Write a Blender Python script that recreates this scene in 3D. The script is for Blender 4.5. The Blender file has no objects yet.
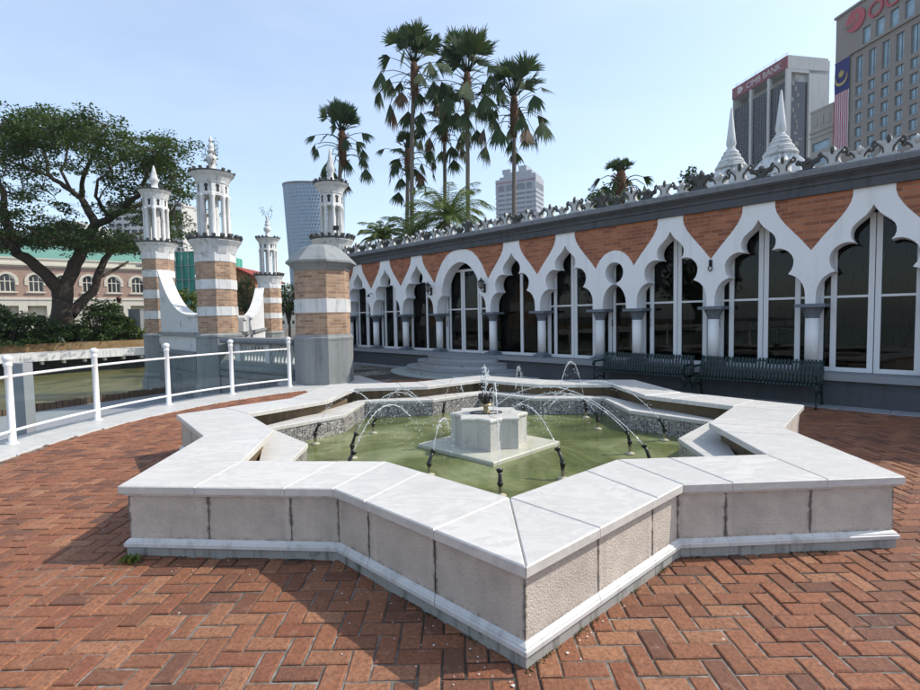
import bpy, bmesh, math, random
from math import sin, cos, pi, radians, sqrt, atan2, hypot
from mathutils import Vector, Matrix
random.seed(7)
HAZE = .00022
sc = bpy.context.scene
COL = sc.collection

# ------------------------------------------------------------------ camera
FPX, PITCH, ROLL, EYE = 508.0, .0544, .0175, 1.622
cp, sp = cos(PITCH), sin(PITCH)
FWD = Vector((0, cp, -sp)); RT0 = Vector((1, 0, 0)); DN0 = Vector((0, -sp, -cp))
RT = RT0*cos(ROLL) + DN0*sin(ROLL); DN = DN0*cos(ROLL) - RT0*sin(ROLL)
CAM = Vector((0, 0, EYE))
cam = bpy.data.cameras.new('camera'); cam_o = bpy.data.objects.new('camera', cam); COL.objects.link(cam_o)
cam.sensor_width = 36; cam.lens = 36*FPX/920; cam.clip_end = 5000; cam.clip_start = .05
m3 = Matrix((RT, -DN, -FWD)).transposed()
cam_o.matrix_world = Matrix.Translation(CAM) @ m3.to_4x4()
sc.camera = cam_o

def spot(px, py, y):
    """a survey point: direction read from the photograph, y = measured distance ahead"""
    v = RT*((px-460)/FPX) + DN*((py-345)/FPX) + FWD
    return CAM + v*(y/v.y)
def mpp(y): return y/FPX

# ------------------------------------------------------------------ mesh builder
class MB:
    def __init__(s): s.v = []; s.f = []; s.m = []; s.uv = None; s.sm = []
    def add(s, vs, fs, mi=0, smooth=False):
        o = len(s.v); s.v += [tuple(p) for p in vs]
        for f in fs: s.f.append([i+o for i in f]); s.m.append(mi); s.sm.append(smooth)
    def box(s, x0, x1, y0, y1, z0, z1, mi=0):
        s.add([(x0,y0,z0),(x1,y0,z0),(x1,y1,z0),(x0,y1,z0),(x0,y0,z1),(x1,y0,z1),(x1,y1,z1),(x0,y1,z1)],
              [(0,3,2,1),(4,5,6,7),(0,1,5,4),(1,2,6,5),(2,3,7,6),(3,0,4,7)], mi)
    def prism(s, poly, z0, z1, mi=0, ch=0, bottom=True):
        n = len(poly)
        if ch:
            ins = offset_poly(poly, -ch)
            vs = [(x,y,z0) for x,y in poly]+[(x,y,z1-ch) for x,y in poly]+[(x,y,z1) for x,y in ins]
            fs = [(i,(i+1)%n,n+(i+1)%n,n+i) for i in range(n)]+[(n+i,n+(i+1)%n,2*n+(i+1)%n,2*n+i) for i in range(n)]
            fs.append(tuple(range(2*n,3*n)))
        else:
            vs = [(x,y,z0) for x,y in poly]+[(x,y,z1) for x,y in poly]
            fs = [(i,(i+1)%n,n+(i+1)%n,n+i) for i in range(n)]+[tuple(range(n,2*n))]
        if bottom: fs.append(tuple(range(n-1,-1,-1)))
        s.add(vs, fs, mi)
    def wallprism(s, poly, y0, y1, mi=0):
        """poly in (x,z), counter-clockwise seen from -y; extruded along y"""
        n = len(poly)
        vs = [(x,y0,z) for x,z in poly]+[(x,y1,z) for x,z in poly]
        fs = [(i,n+i,n+(i+1)%n,(i+1)%n) for i in range(n)]
        fs += [tuple(range(n)), tuple(range(2*n-1,n-1,-1))]
        s.add(vs, fs, mi)
    def lathe(s, prof, n=16, c=(0,0,0), mi=0, smooth=True, rot=0, caps=True):
        vs = []; fs = []
        for r, z in prof:
            for i in range(n):
                a = rot+2*pi*i/n; vs.append((c[0]+r*cos(a), c[1]+r*sin(a), c[2]+z))
        for k in range(len(prof)-1):
            for i in range(n):
                j = (i+1) % n; fs.append((k*n+i, k*n+j, (k+1)*n+j, (k+1)*n+i))
        s.add(vs, fs, mi, smooth)
        if caps:
            o = len(s.v)-len(vs)
            for k, fl in ((0, True), (len(prof)-1, False)):
                if prof[k][0] > 1e-4:
                    f = [o+k*n+i for i in range(n)]; s.f.append(f[::-1] if fl else f); s.m.append(mi); s.sm.append(False)
    def tube(s, pts, rad, n=8, mi=0, smooth=True, cap=True):
        pts = [Vector(p) for p in pts]
        if not hasattr(rad, '__len__'): rad = [rad]*len(pts)
        vs = []; fs = []; prev = None
        for i, p in enumerate(pts):
            t = (pts[min(i+1,len(pts)-1)]-pts[max(i-1,0)]).normalized()
            if prev is None: a = t.orthogonal().normalized()
            else:
                a = prev - t*prev.dot(t)
                a = a.normalized() if a.length > 1e-6 else t.orthogonal().normalized()
            prev = a; b = t.cross(a)
            for k in range(n):
                w = 2*pi*k/n; vs.append(p+(a*cos(w)+b*sin(w))*rad[i])
        for i in range(len(pts)-1):
            for k in range(n):
                j = (k+1) % n; fs.append((i*n+k, i*n+j, (i+1)*n+j, (i+1)*n+k))
        s.add(vs, fs, mi, smooth)
        if cap:
            o = len(s.v)-len(vs); L = len(pts)-1
            s.f += [[o+k for k in range(n)][::-1], [o+L*n+k for k in range(n)]]; s.m += [mi,mi]; s.sm += [False,False]
    def sweep(s, poly, prof, mi=0, closed=True):
        """prof = [(outward offset, z)] swept round a plan polygon with mitred corners"""
        n = len(poly); rings = []
        for off, z in prof: rings.append([(x,y,z) for x,y in offset_poly(poly, off, closed)])
        vs = [p for r in rings for p in r]; fs = []
        for k in range(len(prof)-1):
            for i in range(n if closed else n-1):
                j = (i+1) % n; fs.append((k*n+i, k*n+j, (k+1)*n+j, (k+1)*n+i))
        s.add(vs, fs, mi)
    def xf(s, mat):
        s.v = [tuple(mat @ Vector(p)) for p in s.v]; return s
    def build(s, name, mats, parent=None, loc=None, rz=0):
        me = bpy.data.meshes.new(name)
        me.from_pydata(s.v, [], s.f)
        if not isinstance(mats, (list, tuple)): mats = [mats]
        for m in mats: me.materials.append(m)
        me.polygons.foreach_set('material_index', s.m)
        me.polygons.foreach_set('use_smooth', s.sm)
        me.update()
        o = bpy.data.objects.new(name, me); COL.objects.link(o)
        if parent: o.parent = parent
        if loc is not None: o.location = loc
        o.rotation_euler.z = rz
        return o

def offset_poly(poly, d, closed=True):
    """outward (for counter-clockwise polygons) mitre offset"""
    n = len(poly); out = []
    for i in range(n):
        p0, p1, p2 = poly[i-1], poly[i], poly[(i+1) % n]
        if not closed and i == 0: p0 = (2*p1[0]-p2[0], 2*p1[1]-p2[1])
        if not closed and i == n-1: p2 = (2*p1[0]-p0[0], 2*p1[1]-p0[1])
        e1 = Vector((p1[0]-p0[0], p1[1]-p0[1])).normalized(); e2 = Vector((p2[0]-p1[0], p2[1]-p1[1])).normalized()
        n1 = Vector((e1.y, -e1.x)); n2 = Vector((e2.y, -e2.x)); b = n1+n2
        k = 2/max(b.length_squared, .15)
        out.append((p1[0]+b.x*k*d, p1[1]+b.y*k*d))
    return out

def empty(name, loc=(0,0,0), rz=0, parent=None):
    o = bpy.data.objects.new(name, None); COL.objects.link(o); o.empty_display_size = .2
    o.location = loc; o.rotation_euler.z = rz
    if parent: o.parent = parent
    return o
def tag(o, label, cat, group=None):
    o['label'] = label; o['category'] = cat
    if group: o['group'] = group
    return o
def thing(name, label, cat, loc=(0,0,0), rz=0, group=None): return tag(empty(name, loc, rz), label, cat, group)
def struct(o, kind='structure'): o['kind'] = kind; return o
def copy_tree(o, parent=None):
    c = o.copy(); COL.objects.link(c)
    if parent: c.parent = parent
    for ch in [x for x in bpy.data.objects if x.parent == o]: copy_tree(ch, c)
    return c
def copy_part(o, parent, loc=None, rz=None):
    c = o.copy(); COL.objects.link(c); c.parent = parent
    if loc is not None: c.location = loc
    if rz is not None: c.rotation_euler.z = rz
    return c

# ------------------------------------------------------------------ materials
class NT:
    def __init__(s, name):
        s.mat = bpy.data.materials.new(name); s.mat.use_nodes = True
        s.t = s.mat.node_tree; s.t.nodes.clear()
        s.out = s.t.nodes.new('ShaderNodeOutputMaterial')
    def n(s, ty, ins=None, **kw):
        nd = s.t.nodes.new('ShaderNode'+ty)
        for k, v in kw.items(): setattr(nd, k, v)
        for k, v in (ins or {}).items(): s.set(nd.inputs[k], v)
        return nd
    def set(s, sock, v):
        if isinstance(v, bpy.types.NodeSocket): s.t.links.new(v, sock)
        elif isinstance(v, bpy.types.Node): s.t.links.new(v.outputs[0], sock)
        elif isinstance(v, (tuple, list)) and len(v) == 3 and sock.type == 'RGBA': sock.default_value = (*v, 1)
        else: sock.default_value = v
    def math(s, op, a, b=0, clamp=False):
        nd = s.n('Math', operation=op, use_clamp=clamp); s.set(nd.inputs[0], a); s.set(nd.inputs[1], b); return nd.outputs[0]
    def mix(s, f, a, b, mode='MIX'):
        nd = s.n('MixRGB', blend_type=mode); s.set(nd.inputs[0], f); s.set(nd.inputs[1], a); s.set(nd.inputs[2], b); return nd.outputs[0]
    def ramp(s, f, stops):
        nd = s.n('ValToRGB', {0: f}); e = nd.color_ramp.elements
        while len(e) < len(stops): e.new(.5)
        for el, (p, c) in zip(e, stops):
            el.position = p; el.color = (*c, 1) if hasattr(c, '__len__') else (c, c, c, 1)
        return nd.outputs[0]
    def coord(s, kind='Object'): return s.n('TexCoord').outputs[kind]
    def pos(s): return s.n('NewGeometry').outputs['Position']
    def isl(s): return s.n('NewGeometry').outputs['Random Per Island']
    def map(s, vec, scale=(1,1,1), rot=(0,0,0), loc=(0,0,0)):
        return s.n('Mapping', {0: vec, 'Scale': scale, 'Rotation': rot, 'Location': loc}).outputs[0]
    def noise(s, vec, scale, detail=4, rough=.55, dist=0):
        return s.n('TexNoise', {'Vector': vec, 'Scale': scale, 'Detail': detail, 'Roughness': rough, 'Distortion': dist}).outputs[0]
    def bump(s, h, strength=.3, dist=.01, normal=None):
        nd = s.n('Bump', {'Height': h, 'Strength': strength, 'Distance': dist})
        if normal is not None: s.set(nd.inputs['Normal'], normal)
        return nd.outputs[0]
    def pbr(s, col, rough=.7, normal=None, spec=.4, **kw):
        b = s.n('BsdfPrincipled', {'Base Color': col, 'Roughness': rough, 'Specular IOR Level': spec})
        if normal is not None: s.set(b.inputs['Normal'], normal)
        for k, v in kw.items(): s.set(b.inputs[k.replace('_', ' ')], v)
        s.t.links.new(b.outputs[0], s.out.inputs[0]); return b

def weathered(name, col, dirt=(.06,.06,.055), amount=.45, scale=3.0, rough=.75, streak=True, bump=.15, var=.12, spec=.3):
    """paint or stone with mottling, fine grain and rain streaks"""
    t = NT(name); P = t.coord()
    big = t.noise(P, scale*.35, 5, .6); fine = t.noise(P, scale*14, 4, .6)
    c = t.mix(t.math('MULTIPLY', t.ramp(big, [(.3,0),(.75,1)]), var*2), col, tuple(x*.62 for x in col))
    c = t.mix(t.math('MULTIPLY', t.ramp(fine, [(.35,0),(.7,1)]), var), c, tuple(x*.55 for x in col))
    if streak:
        st = t.noise(t.map(P, (scale*2.2, scale*2.2, scale*.18)), 1.6, 5, .65)
        c = t.mix(t.math('MULTIPLY', t.ramp(st, [(.52,0),(.74,1)]), amount), c, dirt)
    sp2 = t.noise(P, scale*1.6, 6, .7)
    c = t.mix(t.math('MULTIPLY', t.ramp(sp2, [(.58,0),(.7,1)]), amount*.7), c, dirt)
    t.pbr(c, rough, t.bump(fine, bump, .006), spec); return t.mat

def plain(name, col, rough=.5, spec=.4, var=.15, scale=8, metallic=0):
    t = NT(name); P = t.coord(); nz = t.noise(P, scale, 5, .6)
    c = t.mix(t.ramp(nz, [(.3,0),(.75,1)]), col, tuple(x*(1-var*2) for x in col))
    t.pbr(c, t.math('ADD', t.math('MULTIPLY', nz, .2), rough-.1), None, spec, Metallic=metallic); return t.mat

def brickmat(name, c1, c2, mortar, bw=.22, bh=.075, ms=.009, planar=False, dirt=.3, fine=.35):
    t = NT(name); P = t.coord(); sep = t.n('SeparateXYZ', {0: P})
    if planar: ux = sep.outputs[0]
    else:      # wrap round an eight-sided shaft
        ux = t.math('MULTIPLY', t.math('ARCTAN2', sep.outputs[1], sep.outputs[0]), .62)
    v = t.n('CombineXYZ', {0: ux, 1: sep.outputs[2], 2: 0.0}).outputs[0]
    b = t.n('TexBrick', {'Vector': v, 'Color1': c1, 'Color2': c2, 'Mortar': mortar, 'Scale': 1.0, 'Mortar Size': ms,
                         'Mortar Smooth': .25, 'Bias': -.1, 'Brick Width': bw, 'Row Height': bh})
    c = b.outputs[0]
    nz = t.noise(P, 3.2, 6, .65); c = t.mix(t.math('MULTIPLY', t.ramp(nz, [(.45,0),(.72,1)]), dirt), c, (.05,.035,.03))
    n2 = t.noise(P, 38, 4, .6); c = t.mix(t.math('MULTIPLY', t.ramp(n2, [(.4,0),(.7,1)]), fine), c, (.30,.2,.14))
    h = t.math('ADD', t.math('MULTIPLY', b.outputs[1], -1), t.math('MULTIPLY', n2, .4))
    t.pbr(c, .85, t.bump(h, .6, .012), .2); return t.mat

def pavermat():
    t = NT('clay_paver'); P = t.pos(); r = t.isl()
    c = t.ramp(r, [(0,(.15,.066,.040)),(.2,(.23,.094,.047)),(.42,(.30,.122,.058)),(.6,(.245,.088,.044)),(.76,(.35,.165,.084)),(.93,(.27,.105,.052)),(1,(.12,.06,.042))])
    n1 = t.noise(P, 46, 6, .7); n2 = t.noise(P, 1.1, 5, .6); n3 = t.noise(P, 12, 5, .65)
    c = t.mix(t.math('MULTIPLY', t.ramp(n1, [(.42,0),(.64,1)]), .62), c, (.085,.04,.028))
    c = t.mix(t.math('MULTIPLY', t.ramp(n3, [(.55,0),(.72,1)]), .40), c, (.40,.22,.14))
    c = t.mix(t.math('MULTIPLY', t.ramp(n2, [(.45,0),(.7,1)]), .26), c, (.10,.05,.034))
    spk = t.n('TexVoronoi', {'Vector': P, 'Scale': 7.0}).outputs[0]
    c = t.mix(t.math('MULTIPLY', t.ramp(spk, [(.035,1),(.06,0)]), t.ramp(t.noise(P, .9, 3), [(.5,0),(.56,.8)])), c, (.55,.52,.47))
    h = t.math('ADD', n1, t.math('MULTIPLY', n3, 1.1))
    t.pbr(c, t.math('ADD', t.math('MULTIPLY', n3, .3), .55), t.bump(h, .9, .008), .3); return t.mat

def marblemat(name='white_marble', tint=(.60,.575,.53)):
    t = NT(name); P = t.coord(); r = t.isl()
    off = t.n('VectorMath', {0: P, 1: t.n('CombineXYZ', {0: t.math('MULTIPLY', r, 9), 1: t.math('MULTIPLY', r, 5), 2: 0.0}).outputs[0]}, operation='ADD').outputs[0]
    vein = t.noise(t.map(off, (1,2.4,1), (0,0,.6)), 2.1, 8, .62, 1.4)
    c = t.mix(t.ramp(vein, [(.40,0),(.50,.75),(.56,.1),(.75,.45)]), tint, tuple(x*.78 for x in tint))
    c = t.mix(t.math('MULTIPLY', r, .35), c, (.44,.435,.41))
    grime = t.noise(P, 1.5, 7, .7)
    c = t.mix(t.math('MULTIPLY', t.ramp(grime, [(.5,0),(.72,1)]), .42), c, (.42,.40,.34))
    fine = t.noise(P, 60, 4, .7)
    c = t.mix(t.math('MULTIPLY', t.ramp(fine, [(.52,0),(.72,1)]), .22), c, (.36,.34,.30))
    t.pbr(c, t.math('ADD', t.math('MULTIPLY', grime, .35), .28), t.bump(fine, .08, .003), .4); return t.mat

def panelmat():
    """bush-hammered stone, with the black algae that collects along its joints kept as stains"""
    t = NT('bush_hammered_stone'); P = t.coord(); r = t.isl()
    c = t.mix(r, (.60,.53,.45), (.51,.455,.39))
    peb = t.n('TexVoronoi', {'Vector': P, 'Scale': 85.0}).outputs[0]
    n1 = t.noise(P, 5, 6, .7); n2 = t.noise(P, 130, 3, .7)
    c = t.mix(t.math('MULTIPLY', t.ramp(n1, [(.42,0),(.68,1)]), .4), c, (.27,.235,.205))
    c = t.mix(t.math('MULTIPLY', t.ramp(n2, [(.5,0),(.7,1)]), .35), c, (.22,.19,.17))
    z = t.n('SeparateXYZ', {0: P}).outputs[2]
    edge = t.math('ADD', t.ramp(t.math('ABSOLUTE', t.math('SUBTRACT', z, .275)), [(.125,0),(.168,1)]), t.math('MULTIPLY', t.noise(P, 22, 5, .75), 1.0))
    c = t.mix(t.math('MULTIPLY', t.ramp(edge, [(.95,0),(1.0,0),(1.0,0)]), .6), c, (.05,.045,.04)) if False else c
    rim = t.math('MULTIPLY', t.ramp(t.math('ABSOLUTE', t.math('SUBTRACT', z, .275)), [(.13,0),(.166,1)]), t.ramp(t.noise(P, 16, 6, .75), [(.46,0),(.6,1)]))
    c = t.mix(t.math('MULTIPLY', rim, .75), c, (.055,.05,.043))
    u = t.n('Attribute', attribute_name='joint').outputs['Fac']
    jd = t.math('ADD', u, t.math('MULTIPLY', t.math('SUBTRACT', t.noise(P, 11, 6, .75), .5), .075))
    c = t.mix(t.math('MULTIPLY', t.ramp(jd, [(.0,1),(.014,0)]), .75), c, (.06,.053,.045))
    h = t.math('ADD', t.math('MULTIPLY', peb, -.7), n2)
    t.pbr(c, .88, t.bump(h, .55, .008), .2); return t.mat

def tilemat():
    t = NT('mosaic_tile'); P = t.coord()
    v = t.n('TexVoronoi', {'Vector': P, 'Scale': 40.0, 'Randomness': .6})
    big = t.n('TexVoronoi', {'Vector': P, 'Scale': 13.0, 'Randomness': .2}).outputs[0]
    rr = t.n('SeparateColor', {0: v.outputs['Color']}).outputs[0]
    c = t.ramp(rr, [(0,(.045,.045,.085)),(.35,(.085,.075,.11)),(.65,(.17,.155,.17)),(.85,(.38,.36,.34)),(1,(.60,.58,.54))])
    c = t.mix(t.ramp(big, [(.16,1),(.24,0)]), c, (.66,.65,.6))
    c = t.mix(t.ramp(v.outputs[0], [(.42,0),(.55,1)]), c, (.30,.28,.25))
    t.pbr(c, .3, None, .5); return t.mat

def poolmat():
    t = NT('pool_water'); P = t.pos()
    n1 = t.noise(P, .9, 5, .6, .8); n2 = t.noise(P, 3.5, 4, .6)
    c = t.ramp(n1, [(.36,(.05,.065,.014)),(.5,(.12,.14,.042)),(.64,(.24,.265,.13))])
    c = t.mix(t.math('MULTIPLY', t.ramp(n2, [(.5,0),(.7,1)]), .5), c, (.06,.075,.018))
    w = t.noise(t.map(P, (1,1.6,1)), 14, 4, .6, .5); w2 = t.noise(P, 45, 3, .5)
    t.pbr(c, .05, t.bump(t.math('ADD', w, t.math('MULTIPLY', w2, .35)), .22, .02), .6, IOR=1.33); return t.mat

def rivermat():
    t = NT('river_water'); P = t.pos()
    n1 = t.noise(t.map(P, (1,.35,1), (0,0,.6)), .6, 6, .65, 1.2)
    c = t.ramp(n1, [(.35,(.07,.07,.025)),(.5,(.14,.125,.05)),(.68,(.25,.215,.10))])
    w = t.noise(P, 3.5, 4, .6, .5)
    t.pbr(c, .22, t.bump(w, .25, .05), .4, IOR=1.33); return t.mat

def glassmat(name, tint=(.75,.8,.78), refl=1.0, ior=1.45):
    t = NT(name)
    tr = t.n('BsdfTransparent', {0: tint}); gl = t.n('BsdfGlossy', {'Color': (.95,.97,1), 'Roughness': .015})
    fr = t.n('Fresnel', {'IOR': ior})
    P = t.coord(); w = t.bump(t.noise(P, 1.3, 2, .4), .05, .05)
    t.set(gl.inputs['Normal'], w)
    mx = t.n('MixShader', {0: t.math('MULTIPLY', fr.outputs[0], refl), 1: tr, 2: gl})
    t.t.links.new(mx.outputs[0], t.out.inputs[0]); return t.mat

def leafmat(name, stops, trans=.28, rough=.5):
    t = NT(name); r = t.isl()
    c = t.ramp(r, stops)
    b = t.n('BsdfPrincipled', {'Base Color': c, 'Roughness': rough, 'Specular IOR Level': .35})
    tl = t.n('BsdfTranslucent', {'Color': t.mix(.5, c, (.10,.16,.02))})
    mx = t.n('MixShader', {0: trans, 1: b, 2: tl})
    t.t.links.new(mx.outputs[0], t.out.inputs[0]); return t.mat

def jetmat():
    t = NT('spray_water')
    tr = t.n('BsdfTransparent', {0: (1,1,1)}); b = t.n('BsdfPrincipled', {'Base Color': (.85,.88,.9), 'Roughness': .12, 'Specular IOR Level': .8})
    nz = t.noise(t.pos(), 30, 2, .5)
    mx = t.n('MixShader', {0: t.ramp(nz, [(.35,.25),(.62,.85)]), 1: tr, 2: b})
    t.t.links.new(mx.outputs[0], t.out.inputs[0]); return t.mat

M = {}
M['paver'] = pavermat()
M['marble'] = marblemat(); M['moulding'] = weathered('moulded_marble', (.64,.635,.61), (.16,.15,.13), .5, 2.5, .5, True, .1)
M['panel'] = panelmat(); M['tile'] = tilemat(); M['pool'] = poolmat(); M['river'] = rivermat()
M['joint'] = plain('dirty_joint', (.05,.045,.04), .9, .1)
M['gutter'] = weathered('gutter_render', (.17,.125,.075), (.04,.035,.03), .6, 3)
M['pedestal'] = weathered('pedestal_marble', (.58,.56,.51), (.16,.14,.11), .5, 3.5, .45, True, .1, .2)
M['wet_slab'] = weathered('wet_marble_slab', (.55,.54,.44), (.30,.19,.07), .35, 2.0, .25, False, .05, .2)
M['white'] = weathered('white_lime_paint', (.86,.86,.855), (.34,.34,.325), .24, 1.3, .8, True, .2, .10)
M['white_old'] = weathered('old_white_paint', (.68,.68,.66), (.11,.11,.10), .75, 2.6, .8, True, .2, .16)
M['white_dirty'] = weathered('flaking_white_paint', (.62,.62,.61), (.07,.07,.068), .95, 1.4, .85, False)
M['antefix'] = weathered('weathered_parapet_stone', (.58,.58,.56), (.05,.05,.045), .85, 6.5, .85, False, .4, .3)
M['antefix_dark'] = weathered('mossy_parapet_stone', (.105,.105,.10), (.035,.035,.03), .7, 6.5, .9, False, .4, .3)
M['cornice'] = weathered('grey_cornice', (.105,.11,.12), (.035,.035,.035), .6, 2.0, .85, True, .3, .25)
M['cornice_top'] = weathered('pale_cornice_edge', (.22,.23,.245), (.08,.08,.08), .6, 2.4, .85, True, .2, .25)
M['bluegrey'] = weathered('blue_grey_paint', (.16,.185,.215), (.05,.05,.05), .4, 3, .7)
M['greybase'] = weathered('grey_painted_plinth', (.27,.285,.28), (.08,.085,.075), .5, 1.4, .7, True, .08, .2)
M['greydark'] = weathered('dark_grey_masonry', (.23,.24,.245), (.04,.045,.04), .6, 1.6, .85, True, .2, .25)
M['plinth'] = weathered('plinth_render', (.095,.10,.108), (.05,.05,.05), .6, 1.8, .8, True, .2, .25)
M['ledge'] = weathered('ledge_stone', (.28,.29,.305), (.07,.07,.07), .5, 1.8, .8, False)
M['brick'] = brickmat('pier_brick', (.50,.325,.21), (.25,.145,.09), (.42,.35,.28), .23, .078, .010, False, .38, .3)
M['spandrel'] = brickmat('spandrel_brick', (.46,.175,.09), (.235,.080,.046), (.36,.22,.16), .235, .072, .0075, True, .25, .12)
M['frame'] = weathered('white_door_frame', (.76,.77,.78), (.35,.35,.34), .15, 2, .45, True, .03)
M['glass'] = glassmat('dark_door_glass', (.14,.21,.18), .6)
M['rail_glass'] = glassmat('clear_rail_glass', (.86,.93,.91), .9)
M['railpaint'] = weathered('white_rail_paint', (.78,.78,.77), (.32,.26,.2), .25, 5, .35, True, .03)
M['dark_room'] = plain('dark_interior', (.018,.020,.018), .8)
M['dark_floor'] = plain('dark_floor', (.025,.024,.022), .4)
M['carpet'] = plain('prayer_hall_column', (.25,.25,.23), .7)
M['bench'] = plain('bench_green_paint', (.007,.024,.021), .35, .4)
M['iron'] = plain('black_iron', (.02,.02,.02), .5, .4)
M['brass'] = plain('aged_brass', (.36,.29,.16), .45, .5, .3, 20, .6)
M['foot'] = weathered('limescaled_foot', (.40,.37,.27), (.15,.12,.07), .5, 12, .6, False)
M['hose'] = plain('black_hose', (.015,.015,.014), .4, .5)
M['jet'] = jetmat()
M['lampglass'] = plain('frosted_lamp_glass', (.25,.25,.22), .3)
M['white_pave'] = marblemat('pale_paving', (.54,.53,.50))
M['apron'] = weathered('pale_green_stone', (.36,.40,.38), (.12,.13,.12), .4, 2, .8, False)
M['rough'] = weathered('rock_faced_stone', (.46,.47,.475), (.05,.05,.05), 1.0, 5, .9, False, .8, .35)
M['rain_leaf'] = leafmat('rain_tree_leaf', [(0,(.026,.052,.015)),(.5,(.046,.084,.023)),(1,(.082,.125,.034))])
M['palm_leaf'] = leafmat('fan_palm_leaf', [(0,(.014,.036,.013)),(.5,(.030,.062,.019)),(.93,(.055,.092,.027)),(1,(.08,.06,.025))], .22, .75)
M['coco_leaf'] = leafmat('coconut_leaf', [(0,(.07,.12,.022)),(.6,(.13,.19,.04)),(1,(.22,.23,.07))])
M['shrub_leaf'] = leafmat('shrub_leaf', [(0,(.018,.040,.010)),(.5,(.036,.070,.018)),(1,(.075,.115,.028))])
M['bright_leaf'] = leafmat('bright_shrub_leaf', [(0,(.06,.095,.012)),(.5,(.10,.14,.022)),(1,(.17,.20,.04))])
M['banana_leaf'] = leafmat('broad_leaf', [(0,(.05,.08,.03)),(1,(.13,.17,.08))])
M['dead_leaf'] = leafmat('dead_frond', [(0,(.07,.04,.02)),(1,(.16,.09,.045))])
M['bark'] = weathered('dark_bark', (.085,.066,.052), (.02,.016,.013), .7, 3, .95, True, .9, .35)
M['palm_bark'] = weathered('palm_bark', (.21,.18,.15), (.06,.05,.04), .6, 5, .95, False, .8, .3)
M['palm_fibre'] = weathered('palm_fibre', (.13,.065,.035), (.03,.02,.015), .6, 6, .95, True, .9, .3)

# ------------------------------------------------------------------ world, sun
SUN_EL, SUN_DIR = radians(44), Vector((cos(.13), sin(.13)))      # towards the sun
w = bpy.data.worlds.new('World'); sc.world = w; w.use_nodes = True
nt = w.node_tree; nt.nodes.clear()
sky = nt.nodes.new('ShaderNodeTexSky'); sky.sky_type = 'NISHITA'; sky.sun_disc = False
sky.sun_elevation = SUN_EL; sky.sun_rotation = atan2(SUN_DIR.x, SUN_DIR.y)
sky.air_density = 1.0; sky.dust_density = 1.3; sky.ozone_density = 1.0; sky.altitude = 30
bg = nt.nodes.new('ShaderNodeBackground'); bg.inputs[1].default_value = .15
wo = nt.nodes.new('ShaderNodeOutputWorld')
tc = nt.nodes.new('ShaderNodeTexCoord'); mp_ = nt.nodes.new('ShaderNodeMapping'); mp_.inputs['Scale'].default_value = (1.2, 1.2, 4.5)
nz_ = nt.nodes.new('ShaderNodeTexNoise'); nz_.inputs['Scale'].default_value = 1.7; nz_.inputs['Detail'].default_value = 6; nz_.inputs['Roughness'].default_value = .55
rp_ = nt.nodes.new('ShaderNodeValToRGB'); rp_.color_ramp.elements[0].position = .42; rp_.color_ramp.elements[1].position = .72; rp_.color_ramp.elements[0].color = (.26,.26,.26,1); rp_.color_ramp.elements[1].color = (.44,.44,.44,1)
mxs = nt.nodes.new('ShaderNodeMixRGB'); mxs.inputs[2].default_value = (3.5, 4.1, 4.95, 1)
nt.links.new(tc.outputs['Generated'], mp_.inputs[0]); nt.links.new(mp_.outputs[0], nz_.inputs['Vector']); nt.links.new(nz_.outputs[0], rp_.inputs[0])
nt.links.new(rp_.outputs[0], mxs.inputs[0]); nt.links.new(sky.outputs[0], mxs.inputs[1]); nt.links.new(mxs.outputs[0], bg.inputs[0]); nt.links.new(bg.outputs[0], wo.inputs[0])
sun = bpy.data.lights.new('sun', 'SUN'); sun.energy = 2.7; sun.angle = radians(.53); sun.color = (1, .945, .86)
so = bpy.data.objects.new('sun', sun); COL.objects.link(so)
to_sun = Vector((SUN_DIR.x*cos(SUN_EL), SUN_DIR.y*cos(SUN_EL), sin(SUN_EL)))
so.rotation_euler = to_sun.to_track_quat('Z', 'Y').to_euler(); so.location = to_sun*60
sc.view_settings.view_transform = 'Standard'; sc.view_settings.look = 'None'
sc.view_settings.gamma = 1; sc.view_settings.exposure = 0.80; sc.view_settings.use_curve_mapping = False
sc.cycles.max_bounces = 8; sc.cycles.transparent_max_bounces = 24; sc.cycles.caustics_reflective = False; sc.cycles.caustics_refractive = False
sc.cycles.sample_clamp_indirect = 4
sc.cycles.use_denoising = True

# ------------------------------------------------------------------ survey of the site
TH = -.7909; U = Vector((cos(TH), sin(TH))); N = Vector((-sin(TH), cos(TH))); WALL = 10.528
FC = Vector((.33, 6.08)); PHI = -.0135
KC = Vector((.547, 7.527)); KR = 6.669
KIOSK = Vector((-3.52, 13.15)); TA = Vector((-7.87, 16.6)); TB = Vector((-12.32, 21.0)); TC = Vector((-10.39, 28.0)); TD = Vector((-4.77, 19.5))
def star(rt, rn):
    """sixteen corners, counter-clockwise; rt / rn = tip and notch radii (number or list of 8)"""
    out = []
    for k in range(8):
        a = -pi/2+PHI+k*pi/4
        r = rt[k] if hasattr(rt, '__len__') else rt; q = rn[k] if hasattr(rn, '__len__') else rn
        out += [(r*cos(a), r*sin(a)), (q*cos(a+pi/8), q*sin(a+pi/8))]
    return out
OUT = star([3.87,3.80,3.78,3.70,3.64,3.73,3.80,3.78], [3.02,3.05,3.03,3.03,3.03,3.03,3.09,3.01])
INN = star([2.985,2.97,2.94,2.95,2.95,2.95,2.92,2.93], [2.36,2.39,2.38,2.38,2.38,2.38,2.43,2.33])

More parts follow.
